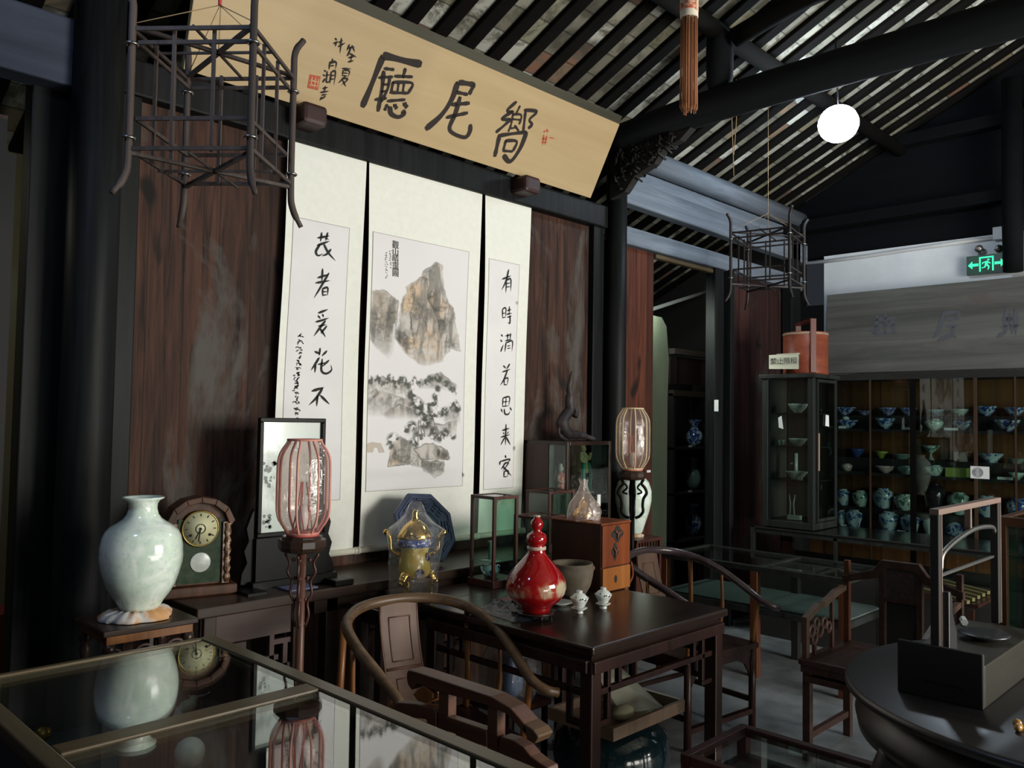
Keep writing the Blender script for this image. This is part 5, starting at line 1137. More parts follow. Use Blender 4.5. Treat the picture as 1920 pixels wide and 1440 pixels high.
o = MB().ball((0,0,.03), .05, 16, (1.3,.8,.6)).build('wrapped_bundle', plain('buff wrapping', (.50,.46,.30), .8, c2=(.58,.55,.40), s=14)); o.location = (2.83, 2.11, .375); tag(o, 'buff wrapped bundle in the tray under the table', 'bundle')
o = MB().tube([(0,0,.014),(.11,.02,.014)], .013, 10).build('paper_roll', PAP); o.location = (2.86, 2.04, .375); tag(o, 'small pale paper roll at the front of the tray under the table', 'roll')
pb = thing('water_bottle', 'clear plastic bag of bluish bottles behind the end of the armchair rail', 'bag', (2.62, 2.55, 0))
bag((0,0,.0), [(.10,.40),(.13,.46),(.13,.56),(.10,.63),(.05,.66)], amp=.12, seed=8).build('clear_film', FILM, pb)
MB().lathe([(.03,.41),(.035,.43),(.035,.53),(.015,.56),(.015,.58)], (.0,0,0), 18).lathe([(.03,.41),(.035,.43),(.035,.53),(.015,.56)], (.06,.03,0), 18).build('bottle', plain('bluish plastic', (.12,.18,.32), .25), pb)
MB().bx(-.13,.13,-.12,.12,.38,.405).bx(-.12,-.10,-.11,-.09,0,.38).bx(.10,.12,-.11,-.09,0,.38).bx(-.12,-.10,.09,.11,0,.38).bx(.10,.12,.09,.11,0,.38).build('low_shelf', W_ROSE, pb)
# low table at the bottom edge
p = atz(1275, 1412, .47)
lt = thing('low_glass_table', 'reddish-edged low glass-topped table at the bottom edge, only its corner in view', 'table', (p.x, p.y, 0))
c0 = Vector((0, 0, .47)); d1 = atz(1370, 1440, .47)-p; d2 = atz(1210, 1440, .47)-p
mb = MB()
X2, Y2 = .42, -.62
mb.bx(-.0, X2, -.035, 0, .435, .47).bx(0, .035, Y2, -.035, .435, .47).bx(X2-.035, X2, Y2, -.035, .435, .47).bx(.035, X2-.035, Y2, Y2+.035, .435, .47)
mb.build('top_frame', W_CASE, lt, .004); MB().bx(.035, X2-.035, Y2+.035, -.035, .452, .460).build('glass_pane', GLASSTOP, lt)
MB().bx(.02, X2-.02, Y2+.02, -.02, .36, .375).build('inner_shelf', LINING, lt)
for x in (.02, X2-.02):
    for y in (-.02, Y2+.02): MB().bx(x-.018, x+.018, y-.018, y+.018, 0, .435).build('leg', W_CASE, lt)

# ================================================================== HANGING THINGS
def palace_lantern(label, cx, cy, z0, rz, cord_top, mat=W_BAMBOO, hs=.20):
    c = thing('hanging_lantern_frame', label, 'lantern', (cx, cy, z0), rz)
    a = hs
    for sx_, sy_ in ((1,1),(1,-1),(-1,1),(-1,-1)):
        b = a*1.0
        MB().tube(smooth_pts([(sx_*(b+.028), sy_*(b+.028), -.135), (sx_*(b+.006), sy_*(b+.006), -.08), (sx_*b, sy_*b, 0), (sx_*b, sy_*b, .34), (sx_*(b+.002), sy_*(b+.002), .43), (sx_*(b+.022), sy_*(b+.022), .48)], 5), [.008]*3+[.011]*20+[.010]*3, 8).build('corner_post', mat, c)
    for z in (0, .09, .345, .31):
        for i in range(4):
            q1 = [(a,a),(a,-a),(-a,-a),(-a,a)][i]; q2 = [(a,-a),(-a,-a),(-a,a),(a,a)][i]
            if z in (.09, .31): q1 = (q1[0]*.93, q1[1]*.93); q2 = (q2[0]*.93, q2[1]*.93)
            MB().bar((*q1, z), (*q2, z), .008, .011).build('rail', mat, c)
    for z in (-.012, .352):
        MB().bar((a,a,z), (-a,-a,z), .013, .010).build('cross_bar', mat, c); MB().bar((a,-a,z), (-a,a,z), .013, .010).build('cross_bar', mat, c)
        MB().bar((a,0,z), (-a,0,z), .007, .007).build('cross_bar', mat, c); MB().bar((0,a,z), (0,-a,z), .007, .007).build('cross_bar', mat, c)
    for i in range(4):
        for s_ in (-.33, .33):
            x, y = ((a*.93, s_*a), (-a*.93, s_*a), (s_*a, a*.93), (s_*a, -a*.93))[i]; mb = MB(); mb.bar((x, y, -.005), (x, y, .35), .009, .009, (0,1,0)); mb.build('upright_stick', mat, c)
    for sx_, sy_ in ((1,1),(1,-1),(-1,1),(-1,-1)):
        for z in (.30, .03): MB().tube([(sx_*a+.016*math.cos(q__), sy_*a+.016*math.sin(q__), z) for q__ in [2*PI*i/10 for i in range(10)]], .004, 5, closed=True).build('wire_binding', METAL, c)
    mb = MB()
    for sx_, sy_ in ((1,1),(1,-1),(-1,1),(-1,-1)): mb.tube([(sx_*a, sy_*a, .36), (0, 0, .50)], .0015, 5)
    mb.tube([(0,0,.36), (.006,0,.50), (0, 0, cord_top-z0)], .0018, 5); mb.build('cord', MATS['tan cord'], c)
    return c
pl_ = palace_lantern('bare square wooden lantern frame with curled corner posts hanging at upper left, near the viewer', 1.145, 2.395, 2.35, math.radians(41), roofz(2.4)+.05, hs=.176)
MB().tube(smooth_pts([(0,0,.50),(.004,.003,.56),(-.004,0,.62),(.003,0,.70)], 4), .006, 6).build('red_string', plain('red string', (.45,.03,.04), .6), pl_)
p = aty(1442, 550, 2.80)
palace_lantern('dark bare lantern frame hanging farther away at right, in front of the grey lintel', p.x-.02, 2.80, p.z+.06, math.radians(12), roofz(2.8), wood('blackened sticks', (.010,.009,.010), (.035,.028,.028), 'z', 20, .5))
# incense sticks
p = aty(1291, 205, 1.75); s = mpp(p)
inc = thing('incense_bundle', 'hanging bundle of thin orange-brown incense sticks with a red-and-white paper band, top centre-right', 'incense', (p.x, 1.75, p.z))
mb = MB(); rg = random.Random(2); H = 175*s
for k in range(90):
    r_ = 15.5*s*math.sqrt(rg.random()); a_ = rg.uniform(0, 2*PI); x, y = r_*math.cos(a_), r_*math.sin(a_); z = rg.uniform(-.012, .016)-(.02 if rg.random() < .05 else 0)
    mb.tube([(x*1.08, y*1.08, z), (x, y, H)], .0015, 5)
mb.build('sticks', plain('incense orange', (.30,.105,.045), .7, c2=(.42,.19,.08), s=60, sv=(1,1,.05)), inc).__setitem__('kind', 'stuff')
bnd = MB().lathe([(15.5*s, H-.002),(17*s, H),(17*s, H+34*s),(16*s, H+36*s)], (0,0,0), 28); bd_ = bnd.build('paper_band', plain('white paper', (.58,.52,.42), .7), inc)
MB().lathe([(17.4*s, H+11*s),(17.5*s, H+12*s),(17.5*s, H+25*s),(17.4*s, H+26*s)], (0,0,0), 28).build('red_stripe', plain('red label print', (.50,.10,.05), .6, c2=(.60,.40,.28), s=70, st=(.48,.55)), bd_)
MB().bx(-4*s, 4*s, -17.9*s, -17.3*s, H+9*s, H+29*s).build('label', plain('pink label', (.60,.40,.28), .6), bd_)
MB().lathe([(16*s, H+35*s),(16*s, H+150*s),(.001, H+155*s)], (0,0,0), 24).build('upper_wrap', MATS['white paper'], inc)
MB().tube([(0,0,H+150*s),(0,0,roofz(1.75)-p.z+.05)], .002, 5).build('cord', MATS['tan cord'], inc)
# loose cords near the middle
for a_, lb in (((1368, 150), 'thin dangling cord left of the far lantern frame'), ((1380, 205), 'second thin dangling cord just right of the first')):
    p = aty(a_[0], a_[1], 2.75); q_ = aty(1376, 330 if a_[0] < 1375 else 290, 2.75)
    tag(MB().tube(smooth_pts([(p.x, 2.75, p.z+.2), (p.x+.01, 2.75, p.z), (q_.x, 2.75, q_.z)], 4), .003, 5).build('cord', MATS['tan cord']), lb, 'cord')
# LED ceiling lamp
lp = atz(1572, 234, 3.60)
L = thing('led_lamp', 'round bright white LED lamp hanging under the roof at upper right', 'lamp', tuple(lp))
dv = (EYE-lp); dv.z *= .9; dv.normalize(); dv = (dv*.75+Vector((0,0,-.66))).normalized()
Rm = dv.to_track_quat('-Z', 'Y').to_matrix().to_4x4()
MB().lathe([(.0001,-.085),(.05,-.080),(.095,-.058),(.122,-.025),(.130,.010),(.122,.045),(.095,.068),(.045,.082)], (0,0,0), 36).xf(Rm).build('diffuser', emis('led white', (.74,.87,1.0), 80), L)
MB().lathe([(.046,.080),(.046,.11),(.02,.13),(.0001,.13)], (0,0,0), 24).xf(Rm).build('housing', WPLASTIC, L)
MB().tube([(0,0,.08),(0,.02,roofz(lp.y)-lp.z+.04)], .006, 6).build('flex', W_FRAME, L)

# ================================================================== RIGHT WALL
def on_r(px, py, x=7.33): return atx(px, py, x)
pts = [on_r(1470, 500), on_r(1620, 481), on_r(1740, 463), on_r(1870, 445)]
o = MB().tube(pts, .016, 10).build('conduit_pipe', WPLASTIC); tag(o, 'long white conduit along the top of the white wall, right', 'pipe')
p = on_r(1877, 438); o = MB().bx(7.29, 7.335, p.y-.05, p.y+.05, p.z-.05, p.z+.05).build('junction_box', WPLASTIC, None, .004); tag(o, 'square white junction box at the end of the conduit above the exit sign', 'box')
a, b = on_r(1814, 483, 7.30), on_r(1888, 508, 7.30); ym = (a.y+b.y)/2
EX = thing('exit_sign', 'green lit exit sign with running figure and two arrows on the white wall', 'sign', (7.30, ym, (a.z+b.z)/2))
W_, H_ = abs(a.y-b.y)/2+.004, .075
MB().bx(-.012,.03,-W_,W_,-H_,H_).build('housing', plain('exit green panel', (.002,.05,.02), .4), EX)
GRN = emis('exit green light', (.05, 1.0, .42), 1.6)
mb = MB(); X_ = -.0135
def ex(pts): mb.add([(X_, -u*W_, v*H_) for u, v in pts], [tuple(range(len(pts)))])     # u to the right as seen from the hall
for s_ in (-1, 1):
    ex([(s_*.93, 0), (s_*.70, .42), (s_*.70, .14), (s_*.40, .14), (s_*.40, -.14), (s_*.70, -.14), (s_*.70, -.42)])
for r_ in (((-.36,-.75),(-.28,-.75),(-.28,.8),(-.36,.8)), ((.28,-.75),(.36,-.75),(.36,.8),(.28,.8)), ((-.28,.64),(.28,.64),(.28,.8),(-.28,.8))): ex(r_)
ex([(.04,.48),(.10,.55),(.16,.48),(.14,.36),(.06,.36)])
ex([(-.05,.32),(.10,.30),(.06,-.08),(-.08,-.02)]); ex([(.08,.26),(.22,.08),(.18,.02),(.05,.16)]); ex([(-.04,.28),(-.20,.22),(-.22,.02),(-.17,.02),(-.15,.15),(-.02,.18)])
ex([(.0,-.02),(.08,-.06),(.16,-.30),(.10,-.62),(.05,-.58),(.09,-.32),(-.02,-.14)]); ex([(-.06,-.02),(.02,-.08),(-.06,-.36),(-.24,-.42),(-.24,-.34),(-.12,-.28)])
mb.build('pictogram', GRN, EX)
for k, px in enumerate((1835, 1872)):
    p = on_r(px, 466, 7.29); o = thing('emergency_spotlight', ('left' if k == 0 else 'right')+' small silver emergency spotlight above the green exit sign', 'lamp', (7.29, p.y, p.z))
    mb = MB().lathe([(.004,-.03),(.012,-.02),(.026,.02),(.028,.024),(.0001,.016)], (0,0,0), 18); mb.xf(Matrix.Rotation(-PI/2*1.1, 4, 'Y') @ Matrix.Rotation(.4, 4, 'X')); mb.build('reflector', METAL, o); MB().bx(0,.05,-.03,.03,-.012,.0).build('bracket', plain('dark plastic', (.03,.03,.03), .4) if k == 0 else MATS['dark plastic'], o)
    MB().bx(.0,.02,-.008,.008,-.05,-.01).build('stem', MATS['dark plastic'], o)
# leaning grey signboard with faint characters
c1, c2_, c3, c4 = atx(1556, 556, 7.16), atx(1925, 529, 7.16), atx(1925, 702, 7.02), atx(1570, 703, 7.02)
gs_ = thing('grey_signboard', 'long faded grey signboard with ghostly characters leaning on top of the porcelain cupboard', 'signboard')
ylo = .4
nb = MB(); nb.prism([(7.15,3.15,2.745),(7.15,ylo,2.745),(7.02,ylo,2.045),(7.02,3.11,2.045)], (.035,0,0)); nb.build('board', W_GREY, gs_, .004)
GN = Vector((-.70,0,.13)).normalized()
def on_g(px, py):
    d = ray(px, py); P00 = Vector((7.02,3.1,2.045)); k = (P00-EYE).dot(GN)/d.dot(GN); return EYE+d*k+GN*.002
for L_, ox, oy in (([(1,(1640,600),(1680,596)),(1,(1645,590),(1640,628)),(1,(1660,588),(1660,628)),(1,(1640,612),(1682,608)),(1,(1650,618),(1626,622)),(1,(1672,600),(1678,628)),(1,(1638,626),(1680,624))], 0, 0),
        ([(1,(1768,588),(1800,584)),(1,(1768,590),(1760,622),(1748,636)),(1,(1772,600),(1798,598)),(1,(1776,612),(1800,610)),(1.3,(1760,638),(1782,630),(1794,634)),(1,(1788,612),(1786,630)),(1,(1798,586),(1796,600))], 0, 0),
        ([(1,(1880,600),(1915,596)),(1,(1888,580),(1884,626)),(1,(1905,582),(1905,628)),(1,(1880,614),(1915,610)),(1,(1872,632),(1890,618)),(1,(1896,590),(1898,626))], 0, 0)):
    mb = MB(); strokes(mb, L_, on_g, .030, GN); mb.build('faded_character', plain('faded violet ink', (.075,.078,.095), .8) if 'faded violet ink' not in MATS else MATS['faded violet ink'], gs_)
# --- porcelain cupboard
XF = 7.0
pc = thing('porcelain_cupboard', 'long dark glazed wall cupboard full of blue-and-white porcelain on the right wall', 'cupboard', (XF, 0, 0))
CY0, CY1 = .3, 3.40; zt4 = 2.03
shz = [.745, 1.215, 1.575]
MB().bx(.31,.33,CY0,CY1,.2,zt4).build('back_panel', W_PINE, pc)
MB().bx(.0,.33,CY0,CY1,zt4-.05,zt4).build('cornice', BLACKISH, pc); MB().bx(.0,.33,CY0,CY1,0,.10).build('plinth', BLACKISH, pc)
for z in shz: MB().bx(.012,.31,CY0+.01,CY1-.01,z-.022,z).build('shelf', BLACKISH, pc)
for z in shz: MB().bx(.19,.31,CY0+.01,CY1-.01,z,z+(.165 if z < 1 else .115)).build('riser_step', BLACKISH, pc)
for k, (px, w) in enumerate(((1712, .040), (1830, .022), (1632, .010), (1905, .010))):
    y = atx(px, 850, XF).y; MB().bx(-.012,.012,y-w/2,y+w/2,.10,zt4-.05).build('upright', W_FRAME if w > .03 else wood('thin brown upright', (.03,.016,.010), (.07,.04,.025), 'z', 8, .5) if 'thin brown upright' not in MATS else MATS['thin brown upright'], pc)
for y in (CY0, CY1-.02): MB().bx(.0,.33,y,y+.02,.1,zt4-.05).build('side_panel', BLACKISH, pc)
MB().bx(-.004,-.001,CY0+.02,CY1-.02,.74,zt4-.05).build('glass_door', GLASSDK, pc)
def bowlp(r, h): return [(.0001,.0),(r*.38,0),(r*.40,h*.12),(r*.72,h*.42),(r*.93,h*.8),(r,h),(r*.97,h),(r*.7,h*.45),(.0001,h*.2)]
def jarp(r, h): return [(.0001,0),(r*.62,0),(r*.66,h*.04),(r*.82,h*.30),(r,h*.62),(r*.92,h*.82),(r*.55,h*.92),(r*.52,h*.98),(r*.60,h),(r*.5,h)]
def dishp(r, h): return [(.0001,0),(r*.5,0),(r*.52,h*.25),(r*.95,h*.9),(r,h),(r*.96,h),(.0001,h*.4)]
def stemp(r, h): return [(.0001,0),(r*.4,0),(r*.3,h*.1),(r*.13,h*.25),(r*.13,h*.45),(r*.5,h*.62),(r,h),(r*.95,h),(.0001,h*.65)]
PV = porcelain('violet blue ware', (.30,.30,.42), (.06,.06,.22), 30, .46, .54); YG = plain('yellow green glaze', (.28,.36,.08), .25); DRK = plain('dark brown jar glaze', (.025,.022,.03), .15, coat=.6); PK = porcelain('pinkish ware', (.45,.38,.34), (.12,.08,.08), 26, .56, .62); BLUE = plain('deep blue glaze', (.02,.05,.20), .25, c2=(.05,.08,.22), s=20)
TAGM = plain('white card', (.70,.72,.74), .7)
rows = [  # (shelf z, back row?, [(px, shape, r_px, h_px, material, words)])
 (1.575, True, [(1583,'b',21,15,BWD,'blue-and-white bowl, first'), (1620,'d',15,9,PV,'violet-blue shallow dish, second'), (1665,'b',16,15,PV,'violet-blue bowl, third'), (1704,'b',15,15,PV,'dim violet bowl, fourth'), (1755,'b',14,12,BW,'blue-and-white bowl, fifth'), (1800,'b',16,13,GW,'greenish bowl, sixth'), (1849,'b',19,19,BWD,'bold blue-flowered bowl, seventh'), (1903,'b',19,17,BWD,'bold blue bowl, eighth')]),
 (1.575, False, [(1588,'b',20,16,BWD,'blue bowl, first'), (1660,'b',18,21,BWD,'deep blue-and-white bowl, second'), (1702,'b',15,14,DRK,'dim dark bowl, third'), (1752,'j',17,21,GW,'pale straight-sided cup, fourth'), (1803,'b',17,18,BWD,'blue flowered bowl, fifth'), (1889,'b',22,22,BWD,'large blue flowered bowl, sixth')]),
 (1.215, True, [(1606,'b',14,16,BLUE,'dark blue bowl, first'), (1652,'b',12,13,YG,'yellow-green bowl, second'), (1690,'d',22,10,CELD,'pale celadon dish, third'), (1745,'s',17,28,GW,'stemmed bowl, fourth'), (1802,'x',10,18,PK,'square brownish block, fifth'), (1857,'d',24,18,BW,'wide pale blue dish, sixth'), (1905,'d',18,10,CELD,'celadon dish, seventh')]),
 (1.215, False, [(1588,'j',10,14,PK,'small buff cup, first'), (1660,'b',18,13,PK,'pinkish patterned bowl, second'), (1697,'j',14,16,CELD,'grey-green cup, third'), (1751,'j',20,20,GW,'white pot with one blue flower, fourth'), (1795,'x',17,17,YG,'olive block, fifth'), (1905,'b',14,14,GW,'pale bowl, sixth')]),
 (.745, True, [(1580,'j',14,30,BW,'blue-and-white jar, first'), (1613,'j',15,30,GW,'green-patterned jar, second'), (1655,'j',19,38,BW,'blue-and-white jar with lid, third'), (1696,'j',20,30,GW,'green-flowered jar, fourth'), (1752,'j',20,55,DRK,'tall dark brown jar, fifth'), (1796,'j',20,42,GW,'green-and-white jar, sixth'), (1848,'j',23,40,BW,'pale flowered jar, seventh'), (1908,'j',20,40,BWD,'round blue flowered jar, eighth')]),
 (.745, False, [(1601,'j',15,33,BW,'blue-and-white ginger jar, first'), (1578,'j',9,30,BW,'half-hidden pale jar beside the ginger jar, extra'), (1666,'j',18,36,BW,'blue-and-white scroll jar, second'), (1706,'j',18,34,BW,'blue-banded jar, third'), (1745,'j',14,32,WH,'plain pale jar, fourth'), (1790,'x',14,24,BLUE,'round blue plate on edge, fifth')]),
]
sname = {1.575: 'top', 1.215: 'middle', .745: 'bottom'}
nm_ = {'b': 'porcelain_bowl', 'd': 'porcelain_dish', 'j': 'porcelain_jar', 's': 'stem_bowl', 'x': 'ceramic_block'}
ct_ = {'b': 'bowl', 'd': 'dish', 'j': 'jar', 's': 'bowl', 'x': 'ornament'}
for z, back, items in rows:
    xb = XF+(.25 if back else .095); zz = z+((.165 if z < 1 else .115) if back else 0)
    for px, sh_, rp, hp, mat_, words in items:
        P0_ = atx(px, 850, xb); s = mpp(P0_)*(1.0); r_, h_ = rp*s, hp*s
        if sh_ == 'x' and 'plate' in words:
            mb = MB().lathe([(.0001,0),(r_*.5,.0),(r_,.018),(r_*.97,.022),(.0001,.008)], (0,0,0), 28); mb.xf(Matrix.Translation((0,0,r_)) @ Matrix.Rotation(-PI/2+.15, 4, 'Y')); nme = 'porcelain_plate'; cat_ = 'plate'; mt = BWD
        elif sh_ == 'x': mb = MB().bx(-r_*.8, r_*.8, -r_, r_, 0, h_); nme = nm_['x']; cat_ = 'ornament'; mt = mat_
        else: mb = MB().lathe({'b': bowlp, 'j': jarp, 'd': dishp, 's': stemp}[sh_](r_, h_), (0,0,0), 24); nme = nm_[sh_]; cat_ = ct_[sh_]; mt = mat_
        o = mb.build(nme, mt); o.location = (xb, P0_.y, zz)
        w1, w2 = words.rsplit(', ', 1)
        tag(o, f"{w1}, {w2+' from left' if w2 != 'extra' else 'at left end'}, {'back' if back else 'front'} row of {sname[z]} cupboard shelf", cat_)
o = MB().lathe([(.030,0),(.028,.02),(.015,.03),(.0001,.031)], (0,0,0), 20).build('bowl_lid', WH); pz = atx(1586, 850, XF+.095); o.location = (XF+.095, pz.y, 1.575+16*mpp(pz)+.001); tag(o, 'white lid on the first blue bowl in the front row on the top cupboard shelf', 'lid')
for px, py, w in ((1579,795,14),(1701,799,20),(1783,799,24),(1884,871,26),(1690,950,16),(1582,981,10),(1803,966,16)):
    P0_ = atx(px, py, XF+.035); s = mpp(P0_); o = MB().bx(0,.002,-w*s/2,w*s/2,-.010,.010).build('price_card', TAGM); o.location = P0_; o.location.z = min([z+.010+.0005 for z in shz], key=lambda q__: abs(q__-P0_.z)); 
    tag(o, 'small white card strip '+{1579:'at the left end of the top cupboard shelf',1701:'on the top cupboard shelf, just left of the thick upright',1783:'on the top cupboard shelf, just right of the thick upright',1884:'on the middle cupboard shelf, rightmost',1690:'on the bottom cupboard shelf, below the green-flowered jar',1582:'at the left end of the bottom cupboard shelf',1803:'on the bottom cupboard shelf, above the balance frame'}[px], 'card')
P0_ = atx(1837, 886, XF-.02); cc = thing('stamp_card', 'square white card printed with a round grey stamp, hung on the cupboard glass', 'card', tuple(P0_)); s = mpp(P0_)
MB().bx(0,.003,-16*s,16*s,-11.5*s,11.5*s).build('card', TAGM, cc); mb = MB()
for r_ in (8.5*s, 6*s): mb.tube([(-.001, 3*s+r_*math.cos(a_), r_*math.sin(a_)) for a_ in [2*PI*i/24 for i in range(24)]], .0022, 5, closed=True)
for k in range(4): mb.bar((-.001, 3*s-4*s+k*2.6*s, -4*s), (-.001, 3*s-3*s+k*2.2*s, 4*s), .002, .002)
mb.build('round_stamp', plain('grey stamp ink', (.12,.12,.13), .8), cc)
# --- tall glass case with tea ware, pail on top and notice hung on it
tx0, tx1, ty0, ty1, tz0, tz1 = 6.0, 6.42, 2.747, 3.16, .82, 1.985
tc_ = thing('tall_glass_cabinet', 'tall narrow dark glass cabinet of white tea ware, under the round red pail', 'cabinet', (tx0, ty0, tz0)); HH = tz1-tz0; Wx, Wy = tx1-tx0, ty1-ty0
DKF = wood('dark frame', (.008,.009,.009), (.030,.034,.032), 'z', 12, .4)
MB().bx(0,Wx,0,Wy,0,.05).build('base', DKF, tc_, .003); MB().bx(-.02,Wx+.02,-.02,Wy+.02,HH-.03,HH).build('top', DKF, tc_, .003)
mb = MB()
for x, y, w in ((0,0,.045),(Wx-.03,0,.03),(0,Wy-.05,.05),(Wx-.03,Wy-.03,.03)): mb.bx(x,x+w,y,y+w,.05,HH-.03)
mb.build('frame', DKF, tc_, .003)
mb = MB().frame(.05,Wx-.035,.06,HH-.04,-.004,.022,.012); dr_ = mb.build('door', DKF, tc_)
MB().bx(.07,Wx-.055,-.005,-.003,.08,HH-.06).build('door_glass', GLASSDK, dr_)
MB().bx(.058,.075,-.016,-.010,.44,.72).build('door_pull', W_PALE, dr_)
MB().bx(.002,.005,.05,Wy-.05,.06,HH-.04).build('side_glass', GLASSDK, tc_)
MB().bx(.05,Wx-.03,Wy-.012,Wy-.006,.05,HH-.03).bx(Wx-.010,Wx-.004,.03,Wy-.03,.05,HH-.03).build('back_panel', plain('cabinet back boards', (.035,.032,.028), .7, c2=(.055,.05,.042), s=6, sv=(4,4,.3)), tc_)
levs = []
for py in (772, 834, 897, 985):
    z = atx(1460, py, tx0+.02).z - tz0; levs.append(max(z-.008, .05)); 
for z in levs[:3]: MB().bx(.03,Wx-.04,.03,Wy-.03,z-.008,z).build('shelf', DKF, tc_)
PWH = plain('greyish white ware', (.42,.48,.43), .25)
def inside(px, y_off, lev, prof, label, name, cat, mat_=PWH, k=1.0):
    x = tx0+.10; P0_ = atx(px, 850, x); o = MB().lathe([(a_*k, b*k) for a_, b in prof], (0,0,0), 24).build(name, mat_); o.location = (x, P0_.y, tz0+levs[lev]); tag(o, label, cat)
inside(1496, 0, 0, bowlp(.075,.07), 'pale green bowl on the top shelf of the tall glass cabinet', 'tea_bowl', 'bowl', MATS['white ware'])
inside(1496, 0, 1, bowlp(.070,.060), 'white bowl on the second shelf of the tall glass cabinet', 'tea_bowl', 'bowl')
inside(1461, 0, 1, bowlp(.018,.045), 'tiny white cup on the second shelf of the tall glass cabinet, left one', 'tea_cup', 'cup')
inside(1470, 0, 1, bowlp(.018,.045), 'tiny white cup on the second shelf of the tall glass cabinet, next to the bowl', 'tea_cup', 'cup')
inside(1494, 0, 2, dishp(.085,.065), 'wide flat-rimmed dish on the third shelf of the tall glass cabinet', 'tea_bowl', 'dish')
p0 = atx(1492, 875, tx0+.2); o = MB().tube([(0,0,0),(0,0,.20)], .016, 10).build('white_spoon_rest', PWH); o.location = (tx0+.2, p0.y, tz0+levs[2]); tag(o, 'upright pale cylinder behind the flat-rimmed dish in the tall glass cabinet', 'vase')
mb = MB(); p0 = atx(1485, 950, tx0+.12)
for k, dy in enumerate((.02, -.02)): mb.tube([(0,dy,.0),(0,dy*.6,.12),(0,dy*1.2,.19)], .006, 8)
mb.bx(-.02,.02,-.07,.03,.0,.035); o = mb.build('white_tool_stand', PWH); o.location = (tx0+.12, p0.y, tz0+.055); tag(o, 'white stand with two thin uprights on the bottom of the tall glass cabinet', 'stand')
p0 = atx(1471, 795, tx0+.06); o = MB().prism([(0,-.02,0),(0,.015,.01),(0,.02,.085),(0,-.005,.10)], (.003,0,0)).build('leaning_card', TAGM); o.location = (tx0+.06, p0.y, tz0+levs[1]+.001+.10); o.location.z = tz0+levs[1]+.13; 
tag(o, 'little curled white card stuck on the side glass of the tall glass cabinet', 'card'); o.location.x = tx0-.004
p0 = aty(1549, 790, ty0-.006); o = MB().prism([(-.03,0,-.035),(.035,0,-.04),(.03,0,.045),(-.02,0,.05)], (0,.003,0)).build('leaning_card', TAGM); o.location = (p0.x, ty0-.014, p0.z); tag(o, 'curled white card stuck on the door glass of the tall glass cabinet', 'card')
# round red pail
pq = Vector((tx0+.19, ty0+.15, tz1)); pl2 = thing('round_pail', 'round red-brown lidded wooden pail on top of the tall glass cabinet', 'pail', tuple(pq))
s = mpp(pq); W_PAIL = wood('red pail', (.13,.025,.012), (.26,.07,.035), 'x', 14, .4); R_ = .165
MB().lathe([(.0001,0),(R_*1.02,0),(R_*1.02,.02),(R_*1.0,.03),(R_*1.01,.30),(R_*.98,.305)], (0,0,0), 44).build('body', W_PAIL, pl2)
MB().lathe([(R_*.97,.305),(R_*1.0,.31),(R_*1.0,.325),(R_*.2,.335),(.0001,.335)], (0,0,0), 44).build('lid', W_PAIL, pl2)
MB().lathe([(R_*1.005,.302),(R_*1.025,.305),(R_*1.025,.315),(R_*1.0,.32)], (0,0,0), 44).build('pale_rim', W_PALE, pl2)
sd_ = Vector((-.72,-.69,0)); 
MB().bar(sd_*R_*1.04+Vector((0,0,.01)), sd_*R_*1.04+Vector((0,0,.42)), .045, .014, tuple(sd_)).bar(-sd_*R_*1.04+Vector((0,0,.01)), -sd_*R_*1.04+Vector((0,0,.42)), .045, .014, tuple(sd_)).bar(sd_*R_*1.04+Vector((0,0,.41)), -sd_*R_*1.04+Vector((0,0,.41)), .045, .022).build('handle', wood('dark red handle', (.06,.010,.006), (.13,.03,.02), 'z', 12, .4), pl2, .003)
# no-photo notice
a, b = atx(1443, 664, tx0-.03), atx(1498, 691, tx0-.03)
nt_ = thing('paper_notice', 'cream paper notice with four black characters taped to the top of the tall glass cabinet', 'notice', (tx0-.03, (a.y+b.y)/2, (a.z+b.z)/2)); hw, hh_ = abs(a.y-b.y)/2, abs(a.z-b.z)/2
mb = MB(); V = []; F = []
for i in range(9):
    u = -1+i/4; V += [(-.006*u*u+.004*u, -u*hw, -hh_-.004*u), (-.006*u*u+.004*u, -u*hw, hh_*.92+.004*u)]
for i in range(8): F.append((2*i, 2*i+2, 2*i+3, 2*i+1))
mb.add(V, F, True); mb.build('paper', plain('cream paper', (.62,.62,.50), .8), nt_)
MB().bx(-.004,.075,-hw*.85,hw*.5,hh_*.92,hh_*.92+.003).build('tape_fold', MATS['cream paper'], nt_)
def cjk(text, size, mat_, parent, Mx, name='characters'):
    cu = bpy.data.curves.new('txt', 'FONT'); cu.body = text; cu.size = size; cu.align_x = 'CENTER'; cu.align_y = 'CENTER'; cu.extrude = .0004; cu.offset = 0
    to = bpy.data.objects.new('txt', cu); COL.objects.link(to); bpy.context.view_layer.update()
    me = bpy.data.meshes.new_from_object(to.evaluated_get(bpy.context.evaluated_depsgraph_get())); bpy.data.objects.remove(to)
    me.transform(Mx); me.materials.clear(); me.materials.append(mat_); o = bpy.data.objects.new(name, me); COL.objects.link(o); o.parent = parent; return o
Mx = Matrix.Translation((-.012, 0, -.002)) @ Matrix(((0,0,-1,0),(-1,0,0,0),(0,1,0,0),(0,0,0,1)))
cjk('禁止照相', hw*.46, INK2, nt_, Mx)
for k, ch_ in enumerate('觀山晴靄圖'):
    pc_ = B2(155, 322+k*25); cjk(ch_, .044, plain('soft ink', (.06,.06,.06), .8) if 'soft ink' not in MATS else MATS['soft ink'], t2, Matrix.Translation((pc_.x, YS-.009, pc_.z)) @ Matrix(((1,0,0,0),(0,0,-1,0),(0,1,0,0),(0,0,0,1))), 'title_character')
